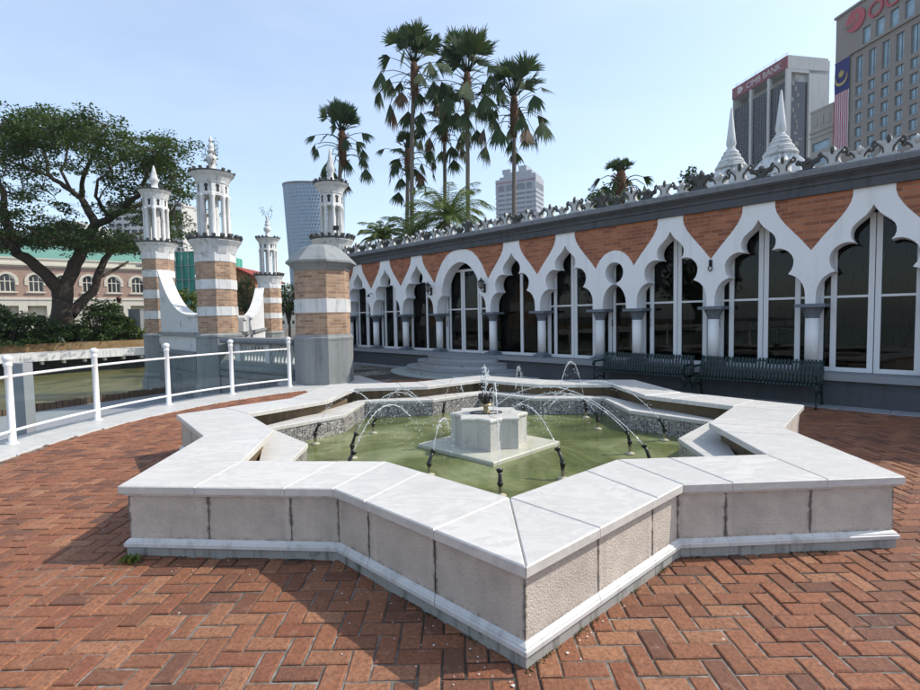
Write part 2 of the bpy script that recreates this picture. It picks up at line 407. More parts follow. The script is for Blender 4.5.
# ------------------------------------------------------------------ ground, pavers, kerb
arc = [(KC.x+KR_*cos(radians(a)), KC.y+KR_*sin(radians(a))) for KR_ in (KR+.3,) for a in range(224, 129, -4)]
edge = [(arc[0][0], -60)] + arc + [(-4.35, 12.75), (-4.6, 13.4), (TA.x-.4, TA.y+.2), (TB.x+.2, TB.y+.6), (TB.x-.4, TB.y+.8)]
far_e = [(-16.6, 38.3), (-20.6, 33.0), (-24.8, 27.4), (-45.4, 0), (-90, -60)]
mb = MB()
loop = edge + far_e + [(-1500, -60), (-1500, 2500), (2500, 2500), (2500, -60)]
mb.add([(x,y,-.010) for x,y in loop], [tuple(range(len(loop)))[::-1]])
def groundmat():
    t = NT('ground_mortar'); P = t.pos(); nz = t.noise(P, 9, 6, .7); n2 = t.noise(P, .7, 4)
    c = t.ramp(nz, [(.3,(.06,.05,.042)),(.5,(.19,.17,.145)),(.68,(.36,.335,.30))])
    c = t.mix(t.math('MULTIPLY', t.ramp(n2, [(.44,0),(.56,1)]), .85), c, (.040,.036,.028))
    t.pbr(c, .95, t.bump(nz, .4, .01), .15); return t.mat
struct(mb.build('ground', groundmat()))

def in_kerb(x, y, r): 
    if y > KC.y+r*sin(radians(224)): return x > KC.x or (x-KC.x)**2+(y-KC.y)**2 < r*r
    return x > KC.x+r*cos(radians(224))
mortar = MB()
lim = [(-6.3,-3)]+[(KC.x+(KR)*cos(radians(a)), KC.y+(KR)*sin(radians(a))) for a in range(180, 129, -4)]
lim += [(-3.0,14.6), (-4.3,16.9), (-3.9,17.6)]
far = [N*10.6+U*s for s in (-17.0, 7.0)]
lim += [(far[0].x, far[0].y), (far[1].x, far[1].y), (13,-3)]
BW, BH, GAP = .220, .110, .011
pv = MB(); W_ = BH
rnd = random.Random(3)
gx0, gx1, gy0, gy1 = int(-6.4/W_), int(11.5/W_), int(-1.2/W_), int(17.5/W_)
instar = [Vector((p[0]*.985, p[1]*.985)) for p in OUT]
def inside(poly, x, y):
    c = False; n = len(poly)
    for i in range(n):
        a, b = poly[i], poly[i-1]
        if (a[1] > y) != (b[1] > y) and x < (b[0]-a[0])*(y-a[1])/(b[1]-a[1])+a[0]: c = not c
    return c
starin = star([r*.95 for r in (3.87,3.80,3.78,3.70,3.64,3.73,3.80,3.78)], 2.88)
def keep(x, y):
    if not in_kerb(x, y, KR-.50): return False
    dn = N.x*x+N.y*y; du = U.x*x+U.y*y
    if dn > 10.3 or du < -16.9: return False
    if x < -2.3 and y > 11.6 and (x+3.5)*.0+dn < 6.9: return False
    if x < -4.6 and y > 13: return False
    if hypot(x-FC.x, y-FC.y) < 3.9 and inside(starin, x-FC.x, y-FC.y): return False
    return True
def brick(x, y, lx, ly):
    g = GAP/2*(.5+rnd.random()*1.1); c = .007
    x0, x1, y0, y1 = x+g, x+lx-g, y+g, y+ly-g
    z = rnd.uniform(-.0045, .003); tx, ty = rnd.gauss(0, .010), rnd.gauss(0, .010); rz = rnd.gauss(0, .008)
    cx, cy = (x0+x1)/2, (y0+y1)/2
    def P(px, py, pz): 
        dx, dy = px-cx, py-cy
        return (cx+dx*cos(rz)-dy*sin(rz), cy+dx*sin(rz)+dy*cos(rz), pz+z+dx*tx+dy*ty)
    vs = [P(*q, -.02) for q in ((x0,y0),(x1,y0),(x1,y1),(x0,y1))]+[P(*q, -c*.8) for q in ((x0,y0),(x1,y0),(x1,y1),(x0,y1))]
    vs += [P(*q, 0) for q in ((x0+c,y0+c),(x1-c,y0+c),(x1-c,y1-c),(x0+c,y1-c))]
    fs = [(i,(i+1)%4,4+(i+1)%4,4+i) for i in range(4)]+[(4+i,4+(i+1)%4,8+(i+1)%4,8+i) for i in range(4)]+[(8,9,10,11)]
    pv.add(vs, fs)
for k in range(gy0, gy1):
    for i in range(gx0, gx1):
        q = (i-k) % 4
        if q == 0 and keep((i+1)*W_, (k+.5)*W_): brick(i*W_, k*W_, BW, BH)
        if q == 3 and keep((i+.5)*W_, (k+1)*W_): brick(i*W_, k*W_, BH, BW)
struct(pv.build('brick_paving', M['paver']))

# white kerb under the railing, in slabs, and the pale path in front of the kiosk
kb = MB()
angs = [224-i*4.6 for i in range(22)]
for i in range(20):
    a0, a1 = radians(angs[i]), radians(angs[i+1])
    po = []
    ri = 6.05+.19*min(1,max(0,(angs[i]-180)/14))-.0054*max(0,180-angs[i])
    for a, r in ((a0,KR+.30),(a0,ri),((a0+a1)/2,ri),(a1,ri-.01),(a1,KR+.30),((a0+a1)/2,KR+.30)):
        po.append((KC.x+r*cos(a), KC.y+r*sin(a)))
    kb.prism(offset_poly(po[::1], -.002), -.15, .016, 0, .006)
for i in range(14):
    y1 = KC.y+KR*sin(radians(224))-.03-i*.62; kx = KC.x+(KR+.02)*cos(radians(224)); y1 += .34
    kb.prism([(kx-.22,y1-.616),(kx+.46,y1-.616),(kx+.46,y1),(kx-.22,y1)], -.15, .012, 0, .006)
struct(kb.build('kerb', M['white_pave']))
pth = MB()
pl = [(-3.66,11.75), (-3.4,11.25), (-2.85,10.75), (-2.2,10.35), (-1.55,9.75), (-.9,9.55), (-.85,11.55), (-1.6,12.3), (-2.3,13.4), (-2.9,14.5), (-4.9,14.3), (-4.75,13.1), (-4.15,12.35)]
pth.prism(pl, -.1, .010)
struct(pth.build('pale_path', M['white_pave']))
st = MB()
def site(s, dd): p = U*s+N*dd; return (p.x, p.y)
s0 = -2.0
x = -17.0
while x < 6:
    L = .62
    if not (-13.4 < x < -7.9): st.prism([site(x+.003,10.22),site(x+L-.003,10.22),site(x+L-.003,10.60),site(x+.003,10.60)], -.1, .012+.002*random.random(), 0, .004)
    x += L
struct(st.build('pavement_strip', M['ledge']))
ap = MB()
def ell(a, b, n=28, s=-10.55, dd=10.62): 
    return [site(s+a*cos(t), dd-b*sin(t)) for t in [pi*i/n for i in range(n+1)]][::-1]
ap.prism(ell(2.75, 1.78), -.1, .03, 0, .01)
struct(ap.build('stone_apron', M['apron']))

# ------------------------------------------------------------------ river, its walls and the far bank
mb = MB()
rv = [(-4.0,-60),(-4.0,2.8),(-5.9,6.0),(-5.9,8.5),(-4.0,12.5),(-4.2,13.6),(TA.x+.6,TA.y+.6),(TB.x+.6,TB.y+1.5),(-16.0,39.5),(-25.5,28),(-46,0.5),(-91,-60)]
mb.add([(x,y,-1.25) for x,y in rv], [tuple(range(len(rv)))])
struct(mb.build('river', M['river']))
def vwall(name, pts, z0, z1, th, mat, label=None, cat='wall'):
    b = MB(); a = offset_poly(pts, 0, False); c = offset_poly(pts, th, False)
    n = len(pts); vs = [(x,y,z) for z in (z0,z1) for x,y in a]+[(x,y,z) for z in (z0,z1) for x,y in c]
    fs = []
    for i in range(n-1):
        fs += [(i,i+1,n+i+1,n+i),(2*n+i+1,2*n+i,3*n+i,3*n+i+1),(n+i,n+i+1,3*n+i+1,3*n+i)]
    fs += [(0,n,3*n,2*n),(n-1,3*n-1,4*n-1,2*n-1)]
    b.add(vs, fs); o = b.build(name, mat)
    if label: tag(o, label, cat)
    return o
vwall('river_wall', [(arc[0][0],-50)]+arc+[(-4.35,12.75),(-4.6,13.4)], -1.6, -.04, -.25, M['greydark'],
      'dark grey retaining wall below the white railing and the curved kerb')
# shallow concrete apron below the terrace, edged by a rusty picket face
Q0, Q1 = Vector((-22.5,-3)), Vector((-10.9,19.4))
ap2 = MB(); pts = [(Q0.x,Q0.y),(Q1.x,Q1.y),(TA.x+.5,TA.y+.6),(-4.2,13.5),(-4.0,12.5),(-5.9,8.5),(-5.9,6.0),(-4.0,2.8),(-4.0,-3)]
ap2.add([(x,y,-1.02) for x,y in pts], [tuple(range(len(pts)))[::-1]])
struct(ap2.build('river_apron', M['ledge']))
pk = MB(); qd = (Q1-Q0); qL = qd.length; qd.normalize(); qn = Vector((-qd.y, qd.x)); rq = random.Random(31)
for i in range(int(qL/.17)):
    c = Q0+qd*(i*.17+.08)+qn*.04; hw_ = rq.uniform(.066,.08)
    pk.prism([(p.x,p.y) for p in (c-qd*hw_-qn*.05, c+qd*hw_-qn*.05, c+qd*hw_+qn*.05, c-qd*hw_+qn*.05)], -1.4, -.80+rq.uniform(-.04,.02))
tag(pk.build('picket_edging', weathered('rusty_timber', (.12,.085,.06), (.03,.025,.02), .7, 5, .95)), 'rusty brown picket edging along the river apron beyond the white railing', 'edging')
pier = MB(); pp = spot(21, 363, 8.6)
pier.box(-.11,.11,-.1,.1,-2.6,0)
tag(pier.build('concrete_post', M['ledge'], None, (pp.x, pp.y, pp.z)), 'square grey concrete post rising from the river behind the leftmost railing post', 'post')

bd = Vector((4.2,5.6)).normalized(); bn = Vector((-bd.y, bd.x)); b0 = Vector((-24.8,27.4))
def bank(t, o): p = b0+bd*t+bn*o; return (p.x, p.y)
qs = [bank(t, 1.3) for t in (-60,-30,-10,0,5,12.5)]
vwall('bank_wall', qs, -1.7, -.42, -.5, plain('shade_dark_masonry', (.045,.047,.045), .8), 'dark masonry bank wall under the white promenade edge across the river')  # wall colour darkened to stand in for the shadow under the overhanging slab
pr = MB()
def bbox(b, t0, t1, o0, o1, z0, z1, mi=0): b.prism([bank(t0,o0),bank(t0,o1),bank(t1,o1),bank(t1,o0)][::-1], z0, z1, mi)
bbox(pr, -60, 12.5, -.5, 2.4, -.42, .02)
pro = pr.build('promenade_slab', M['white_old']); struct(pro)
sup = MB(); t = -30
while t < 12:
    bbox(sup, t, t+.12, -.35, .0, -.62, -.425); t += 1.02
tag(sup.build('promenade_brackets', M['white_old']), 'row of small white brackets under the promenade edge across the river', 'brackets')
pw = MB(); bbox(pw, -60, 12.5, 1.5, 1.8, .0, .50)
def ochre():
    t = NT('ochre_planter'); P = t.pos(); nz = t.noise(P, 1.5, 6, .7)
    c = t.ramp(nz, [(.3,(.07,.045,.022)),(.5,(.19,.12,.055)),(.7,(.25,.19,.11))]); t.pbr(c, .85, t.bump(nz,.3,.02), .2); return t.mat
tag(pw.build('planter_wall', ochre()), 'low stained ochre planter wall running below the hedge across the river', 'wall')
soil = MB(); bbox(soil, -60, 12.5, 1.8, 9, .0, .3)
struct(soil.build('planting_soil', plain('soil', (.05,.038,.026), .95)))

# ------------------------------------------------------------------ fountain
ft = thing('fountain', 'eight pointed star fountain basin with white marble coping on the red brick terrace', 'fountain', (FC.x, FC.y, 0))
TOPZ = .502
def lerp(a, b, t): return (a[0]+(b[0]-a[0])*t, a[1]+(b[1]-a[1])*t)
def foot(p, a, b):
    ab = Vector((b[0]-a[0], b[1]-a[1])); t = (Vector(p)-Vector(a)).dot(ab)/ab.length_squared; return lerp(a, b, t)
def ccw(poly):
    a = sum(poly[i-1][0]*poly[i][1]-poly[i][0]*poly[i-1][1] for i in range(len(poly)))
    return poly if a > 0 else poly[::-1]
cop = MB(); rj = random.Random(5)
for k in range(8):
    T, TI = OUT[2*k], INN[2*k]
    fts = []
    for sgn in (1, -1):
        Nn, NI = OUT[(2*k+sgn) % 16], INN[(2*k+sgn) % 16]
        f = foot(TI, T, Nn); fts.append(f)
        m = lerp(T, Nn, .78); mi = lerp(TI, NI, .66)
        for po in ([f, m, mi, TI], [m, Nn, NI, mi]):
            cop.prism(offset_poly(ccw(po), -.0016), TOPZ-.052, TOPZ+rj.uniform(-.001,.001), 0, .007)
        if k in (0, 2, 4, 6): cop.prism(offset_poly(ccw([T, f, TI]), -.0016), TOPZ-.052, TOPZ+rj.uniform(-.001,.001), 0, .007)
    if k not in (0, 2, 4, 6): cop.prism(offset_poly(ccw([T, fts[0], TI, fts[1]]), -.0016), TOPZ-.052, TOPZ, 0, .007)
cop.build('coping', M['marble'], ft)
# small moulded lip under the coping
lip = MB(); lip.sweep(OUT, [(-.06,TOPZ-.0525),(-.016,TOPZ-.0525),(-.016,TOPZ-.062),(-.030,TOPZ-.068),(-.034,TOPZ-.078),(-.07,TOPZ-.078)])
lip.build('coping_lip', M['moulding'], ft)
body = MB(); PO = offset_poly(OUT, -.062); PI = offset_poly(INN, .11)
body.sweep(PO, [(0,.0),(0,TOPZ-.055)])
body.build('wall_core', M['joint'], ft)
pn = MB(); ju = []
for i in range(16):
    a, b = (OUT[i], OUT[(i+1) % 16])
    A, B = offset_poly(OUT, -.046)[i], offset_poly(OUT, -.046)[(i+1) % 16]
    A2, B2 = PO[i], PO[(i+1) % 16]
    fr = [0,.39,.78,1] if i % 2 == 0 else [0,.22,.61,1]
    for j in range(3):
        L = hypot(B[0]-A[0], B[1]-A[1]); g = .003/L
        u0 = fr[j]+(g if j else g*.5); u1 = fr[j+1]-(g if j < 2 else g*.5)
        # panels lean outwards very slightly towards the top
        q = [lerp(A2,B2,u0), lerp(A,B,u0), lerp(A,B,u1), lerp(A2,B2,u1)]
        LL_ = hypot(q[2][0]-q[1][0], q[2][1]-q[1][1]); cuts = [0, .012, .04, .08, LL_/2, LL_-.08, LL_-.04, LL_-.012, LL_]
        for z0_, z1_ in ((.100, TOPZ-.079),):
            for c0, c1 in zip(cuts[:-1], cuts[1:]):
                o_ = len(pn.v); a0_, a1_ = lerp(q[1],q[2],c0/LL_), lerp(q[1],q[2],c1/LL_)
                pn.add([(*a0_,z0_),(*a1_,z0_),(*a1_,z1_),(*a0_,z1_)], [(0,1,2,3)])
                d0, d1 = min(c0, LL_-c0), min(c1, LL_-c1); ju += [d0,d1,d1,d0]
        for e_ in (0, 1):
            pa_, pb_ = (q[0],q[1]) if e_ == 0 else (q[3],q[2]); pn.add([(*pa_,.100),(*pb_,.100),(*pb_,TOPZ-.079),(*pa_,TOPZ-.079)], [(0,1,2,3)]); ju += [0]*4
pno = pn.build('stone_panels', M['panel'], ft)
att = pno.data.attributes.new('joint', 'FLOAT', 'POINT'); att.data.foreach_set('value', ju)
md = MB(); prof = [(-.02,.064),(-.016,.066),(-.014,.090),(-.024,.095),(-.024,.102),(-.034,.110),(-.046,.118),(-.048,.125),(-.066,.125)]
plinth = MB()
plinth.sweep(OUT, [(-.03,-.02),(-.03,.0645),(-.06,.0645)]); plinth.build('base_course', weathered('stained_base_stone', (.36,.35,.32), (.06,.06,.045), .9, 3.5, .85, True, .3, .3), ft)
# moulding sections, jointed where the panels are
OB = [(x,y) for x,y in OUT]
for i in range(16):
    fr = [0,.39,.78,1] if i % 2 == 0 else [0,.22,.61,1]
    for j in range(3):
        rings = []
        for off, z in prof:
            P_ = offset_poly(OB, off); a, b = P_[i], P_[(i+1) % 16]
            L = hypot(b[0]-a[0], b[1]-a[1]); g = .0018/L
            rings.append((lerp(a,b,fr[j]+(g if j else 0)), lerp(a,b,fr[j+1]-(g if j < 2 else 0)), z))
        vs = []; fs = []
        for p, q, z in rings: vs += [(*p,z),(*q,z)]
        n = len(rings)
        for kx in range(n-1): fs.append((2*kx,2*kx+1,2*kx+3,2*kx+2))
        fs += [tuple(range(0,2*n,2)), tuple(range(1,2*n,2))[::-1]]
        md.add(vs, fs)
md.build('base_moulding', M['moulding'], ft)
inn = MB(); inn.sweep(PI, [(0,TOPZ-.055),(0,.10)]); inn.build('inner_wall', M['gutter'], ft)
RI = star(2.65, 2.10); RO = star(2.84, 2.56)
gf = MB(); gf.add([(x,y,.11) for x,y in offset_poly(INN,.1)], [tuple(range(16))]); 
rim = MB()
for i in range(16):
    j = (i+1) % 16
    for (u0,u1) in ((0,.5),(.5,1)):
        rim.prism(offset_poly(ccw([lerp(RI[i],RI[j],u0), lerp(RO[i],RO[j],u0), lerp(RO[i],RO[j],u1), lerp(RI[i],RI[j],u1)]), -.0015), .275, .32, 0, .006)
rim.build('inner_rim', M['marble'], ft)
rs = MB(); rs.sweep(offset_poly(RO,-.02), [(0,.29),(0,.10)]); rs.build('gutter_side', M['gutter'], ft)
gt = MB()
go, gi = offset_poly(INN,.1), offset_poly(RO,-.03)
for i in range(16):
    j = (i+1) % 16; gt.add([(*gi[i],.105),(*go[i],.105),(*go[j],.105),(*gi[j],.105)], [(0,1,2,3)])
gt.build('gutter_floor', M['gutter'], ft)
tl = MB(); tl.sweep(offset_poly(RI,.012), [(0,.276),(0,-.02)]); tl.build('tile_lining', M['tile'], ft)
po = MB(); po.add([(x,y,.06) for x,y in offset_poly(RI,.02)], [tuple(range(16))])
o = po.build('pool_water', M['pool'], None, (FC.x, FC.y, 0)); struct(o)
sl = MB(); sl.prism([(0,-.86),(.86,0),(0,.86),(-.86,0)], -.02, .105, 0, .01)
sl.build('pedestal_slab', M['wet_slab'], ft)
pd = MB()
pst = star(.475, .375)
pd.prism(offset_poly(pst, -.012), .105, .435); pd.prism(pst, .4355, .47, 0, .012)
pd.build('pedestal', M['pedestal'], ft)

# central nozzle on the pedestal
def jet_path(p0, v, g, n=26, tmax=None):
    pts = []; t = 0; dt = (tmax or 1)/n
    for i in range(n+1): t = i*dt; pts.append(Vector((p0[0]+v[0]*t, p0[1]+v[1]*t, p0[2]+v[2]*t-.5*g*t*t)))
    return pts
ICO = None
def drops(b, pts, rr, count, spread, smin=.0035, smax=.008):
    for _ in range(count):
        f = rr.random()**.8*(len(pts)-1); i = min(int(f), len(pts)-2); p = pts[i].lerp(pts[i+1], f-i)
        sgm = spread*(.25+f/len(pts)); p = p+Vector((rr.gauss(0,sgm), rr.gauss(0,sgm), rr.gauss(0,sgm)))
        if p.z < .07-0: continue
        r = rr.uniform(smin, smax)*(1 if rr.random() < .85 else 1.5)
        b.add([p+Vector(q)*r for q in ((1,0,0),(-1,0,0),(0,1,0),(0,-1,0),(0,0,1.2),(0,0,-1.2))],
              [(0,2,4),(2,1,4),(1,3,4),(3,0,4),(2,0,5),(1,2,5),(3,1,5),(0,3,5)], 0, True)
cn = thing('centre_nozzle', 'brass centre nozzle with a dark crown on the marble pedestal, spraying straight up', 'nozzle', (FC.x-.03, FC.y, .47))
b = MB(); b.lathe([(.05,0),(.05,.02),(.03,.03),(.03,.07),(.085,.085),(.09,.105),(.04,.115),(.03,.125)], 16); b.build('brass_base', M['brass'], cn)
b = MB()
for i in range(9):
    a = 2*pi*i/9; b.tube([(0,0,.12),(.05*cos(a),.05*sin(a),.15),(.085*cos(a),.085*sin(a),.20),(.07*cos(a),.07*sin(a),.235)], [.018,.022,.02,.008], 6)
b.lathe([(.04,.12),(.05,.16),(.02,.22)], 10); b.build('crown', M['hose'], cn)
b = MB(); b.tube([(.19*cos(t),.10*sin(t)-.03,.008) for t in [2*pi*i/30 for i in range(31)]], .007, 6); b.build('hose', M['hose'], cn)
b = MB(); rr = random.Random(11)
pts = jet_path((0,0,.2), (.0,0,2.55), 9.8, 14, .26); pts2 = jet_path((0,0,.2), (.12,.05,2.3), 9.8, 20, .47); pts3 = jet_path((0,0,.2), (-.16,-.04,2.1), 9.8, 20, .45)
b.tube(pts, [.005]*len(pts), 6); b.build('water_jet', M['jet'], cn); b = MB()
drops(b, pts, rr, 80, .02); drops(b, pts2, rr, 60, .03); drops(b, pts3, rr, 60, .03)
struct(b.build('spray', M['jet'], cn), 'stuff')

# ring of nozzles: (x, y, lean, jet: reach, apex), measured on the water
NOZ = [(-1.838,6.313,.31,.9,.42,'beside the left wall of the pool'), (-1.228,5.626,.33,1.0,.45,'left of the marble slab corner'),
 (-1.203,6.863,.29,.9,.40,'in the back left of the pool'), (-.274,7.757,.31,1.1,.45,'against the tiled back wall left of the pedestal'),
 (-.326,4.965,.28,.42,.30,'in front of the slab on the left'), (.328,4.342,.27,.95,.72,'closest to the front tip of the star'),
 (.96,4.777,.33,1.2,.35,'in front of the slab on the right'), (1.88,5.612,.31,1.6,.42,'right of the slab with a clear pale base'),
 (2.498,6.188,.32,1.7,.50,'beside the right tiled wall'), (1.867,6.882,.29,1.0,.30,'short one far right of the pedestal'),
 (1.90,7.673,.33,.75,.62,'in the back right corner by the tiled wall'), (.978,7.87,.31,.55,.56,'against the back wall just right of the pedestal'),
 (-1.08,4.69,.36,.9,.4,'half hidden behind the front left coping'), (1.80,4.80,.35,2.1,.5,'half hidden behind the front right coping')]
for i, (x, y, top, reach, apex, where) in enumerate(NOZ):
    nz = thing('fountain_nozzle', ('black fountain nozzle ' + where)[:110], 'nozzle', (x, y, .06), 0, 'nozzles standing in the pool')
    d = Vector((FC.x-x, FC.y-y)); d.normalize()
    rr = random.Random(50+i); lean = rr.uniform(.3,.75)
    b = MB(); b.lathe([(.055,0),(.055,.012),(.025,.02),(.018,.03)], 14); b.lathe([(.017,.02),(.017,.10),(.022,.105)], 10); b.build('nozzle_foot', M['foot'], nz)
    h = top-.06; tip = Vector((d.x*lean*.10, d.y*lean*.10, h))
    b = MB(); b.tube([(0,0,.09),(0,0,h*.55),(d.x*.01,d.y*.01,h*.68),(tip.x*.55,tip.y*.55,h*.84),tuple(tip)], [.020,.020,.018,.015,.017], 8)
    b.lathe([(.025,h*.48),(.027,h*.52),(.027,h*.58),(.023,h*.62)], 10)
    b.tube([tuple(tip*.97), tuple(tip+Vector((d.x*.012,d.y*.012,.016)))], [.024,.033], 8); b.build('nozzle_head', M['hose'], nz)
    vz = sqrt(2*9.8*apex); t_up = vz/9.8; t_dn = sqrt(2*(apex+.2)/9.8); T_ = t_up+t_dn*.9
    vh = reach/T_; pts = jet_path(tip, (d.x*vh, d.y*vh, vz), 9.8, 34, T_)
    b = MB(); m = int(34*(.88 if i in (5,8,13,10,11) else .78)); n = m+1
    b.tube(pts[:n], [.0030+.0016*k/n for k in range(n)], 6)
    b.build('water_jet', M['jet'], nz); b = MB()
    drops(b, pts, rr, 90, .02, .0024, .0055)
    # a second, ragged sheet of drops beside the stream
    pts = jet_path(tip, (d.x*vh*.7+rr.uniform(-.15,.15), d.y*vh*.7+rr.uniform(-.15,.15), vz*.9), 9.8, 30, T_*.92)
    drops(b, pts, rr, 55, .035, .0022, .005)
    struct(b.build('spray', M['jet'], nz), 'stuff')

# ------------------------------------------------------------------ railing with glass along the kerb
rl = thing('railing', 'white tubular railing with clear glass panels along the curved kerb', 'railing', (KC.x, KC.y, 0))
PA = [175.9-0, 171.0, 0, 0, 0]
pp = [(-6.094,6.82),(-6.049,8.378),(-5.704,9.849),(-5.057,11.175),(-4.16,12.30)]
pl = [(x-KC.x, y-KC.y) for x, y in pp]
pl = [(-KR, -.7-1.56*k) for k in range(6, 0, -1)][0:0] + pl
ext = [(KR*cos(a), KR*sin(a)) for a in [atan2(pl[0][1], pl[0][0])+2*pi+1.56/KR*k for k in range(3, 0, -1)]]
pl = ext + pl
b = MB()
b.lathe([(.072,.012),(.072,.025),(.044,.04),(.042,1.06),(.052,1.075),(.052,1.10),(.045,1.115),(.040,1.135),(.055,1.15),(.062,1.178),(.052,1.205),(.025,1.222),(0,1.226)], 20)
post0 = b.build('post', M['railpaint'], rl, (pl[0][0], pl[0][1], 0))
for x, y in pl[1:]: copy_part(post0, rl, (x, y, 0))
def arcpts(p, q, n=6):
    """the rails bow gently with the kerb"""
    p, q = Vector(p), Vector(q); mid = (p+q)/2; out = mid.normalized()*.045
    return [tuple(p.lerp(q, i/n)+out*(4*(i/n)*(1-i/n))) for i in range(n+1)]
for z, r in ((.93,.021),(.19,.021)):
    for p, q in zip(pl[:-1], pl[1:]):
        b = MB(); b.tube([(x,y,z) for x,y in arcpts(p,q)], r, 10); b.build('rail', M['railpaint'], rl)
for p, q in zip(pl[:-1], pl[1:]):
    b = MB(); P3 = arcpts(lerp(p,q,.05), lerp(p,q,.95))
    for a, c in zip(P3[:-1], P3[1:]): b.add([(*a,.215),(*c,.215),(*c,.905),(*a,.905)], [(0,1,2,3)])
    b.build('glass_panel', M['rail_glass'], rl)

# ------------------------------------------------------------------ the arcade
AR = thing('arcade_building', 'long white and red brick arcade with lobed arches under a dark grey cornice', 'building', (N.x*WALL, N.y*WALL, 0), TH)
HALF = [(0,3.315),(.04,3.235),(.09,3.165),(.16,3.10),(.225,3.04),(.265,2.985),(.285,2.92),(.285,2.85),(.265,2.785),(.225,2.735)]
HALF += [(.30,2.752),(.36,2.75),(.43,2.722),(.49,2.675),(.54,2.61),(.565,2.53),(.56,2.44),(.535,2.36),(.485,2.285)]
HALF += [(.545,2.262),(.61,2.222),(.66,2.17),(.70,2.10),(.728,2.02),(.742,1.93),(.745,1.752)]
OUTH = [(.265,3.60),(.265,3.50),(.29,3.40),(.345,3.29),(.43,3.165),(.54,3.03),(.66,2.885),(.82,2.67)]
RHALF = [(0,3.235),(.15,3.215),(.30,3.155),(.44,3.06),(.56,2.94),(.66,2.80),(.735,2.65),(.775,2.50),(.785,2.36),(.765,2.285),(.84,2.25),(.92,2.18),(.98,2.08),(1.01,1.96),(1.02,1.752)]
ROUT = [(.10,3.60),(.30,3.575),(.52,3.48),(.72,3.31),(.88,3.10),(1.00,2.88),(1.11,2.67)]
NHALF = [(0,2.795),(.09,2.775),(.165,2.72),(.21,2.64),(.22,2.555),(.205,2.47),(.155,2.385),(.075,2.335),(.045,2.30),(.10,2.265),(.17,2.20),(.23,2.11),(.27,2.0),(.285,1.88),(.285,1.752)]
NOUT = [(.0,3.055),(.12,3.035),(.24,2.975),(.34,2.88),(.41,2.78),(.455,2.69)]
BAYS = [(-18.45,-16.75,'o'),(-16.75,-15.09,'o'),(-15.09,-13.40,'o'),(-13.40,-11.72,'s'),(-11.72,-9.50,'r'),(-9.50,-7.82,'s'),(-7.82,-6.15,'o'),
        (-6.15,-5.24,'n'),(-5.24,-3.64,'o'),(-3.64,-2.0,'o'),(-2.0,-.34,'o'),(-.34,1.31,'o'),(1.31,2.97,'o'),(2.97,4.62,'o')]
THK = .36
def scaled(h, hw, ref): 
    return [(x*hw/ref if True else x, z) for x, z in h]
outl = []
for (a, c, ty) in BAYS:
    m, hw = (a+c)/2, (c-a)/2
    hi, oh, ref = {'r': (RHALF, ROUT, 1.11), 'n': (NHALF, NOUT, .455)}.get(ty, (HALF, OUTH, .82))
    hi = scaled(hi, hw, ref); oh = [(x*hw/ref, z) for x, z in oh]; oh[-1] = (hw, oh[-1][1])
    oh2 = [p for p in oh if p[0] > 0] if ty == 'n' else oh
    # outline: right outer curve from neck to pier, down, opening right to left, up, left outer curve
    right = [(m+x, z) for x, z in oh2] + [(m+hw, 1.752)]
    openr = [(m+x, z) for x, z in hi][::-1]; openl = [(m-x, z) for x, z in hi][1:]
    left = [(m-hw, 1.752)] + [(m-x, z) for x, z in oh2][::-1]
    poly = left + ([(m, oh[0][1])] if ty == 'n' else []) + right + openr + openl
    b = MB(); b.wallprism(poly[::-1], 0, THK, 0); b.build('arch_surround', M['white'], AR)
    outl.append(([(m+x, z) for x, z in oh2], [(m-x, z) for x, z in oh2], ty, m))
# red brick between the surrounds
for k in range(len(BAYS)-1):
    R_, L_ = outl[k][0], outl[k+1][1]
    if outl[k][2] == 'n': R_ = [(outl[k][3], 3.60),(outl[k][3], 3.055)] + R_
    if outl[k+1][2] == 'n': L_ = [(outl[k+1][3], 3.60),(outl[k+1][3], 3.055)] + L_
    poly = R_ + L_[::-1][1:]
    if outl[k][2] == 'n' or outl[k+1][2] == 'n':
        pass
    b = MB(); b.wallprism(poly, .014, THK-.02, 0); b.build('brick_spandrel', M['spandrel'], AR)
# columns
for k, (a, c, ty) in enumerate(BAYS):
    cxs = [c] if k else [a, c]
    for x in cxs:
        col = MB(); col.lathe([(.104,.70),(.104,1.50)], 20, (x,.18,0)); co = col.build('column', M['white'], AR)
        cp_ = MB(); cp_.lathe([(.106,1.50),(.112,1.515),(.112,1.54),(.135,1.60),(.165,1.66),(.17,1.69)], 8, (x,.18,0), 0, False, pi/8); cp_.box(x-.225,x+.225,-.055,.41,1.69,1.75)
        cp_.build('capital', M['bluegrey'], co)
        bs = MB(); bs.box(x-.165,x+.165,.01,.35,.555,.63); bs.lathe([(.15,.63),(.145,.66),(.115,.685),(.11,.70)], 16, (x,.18,0)); bs.build('base', M['bluegrey'], co)
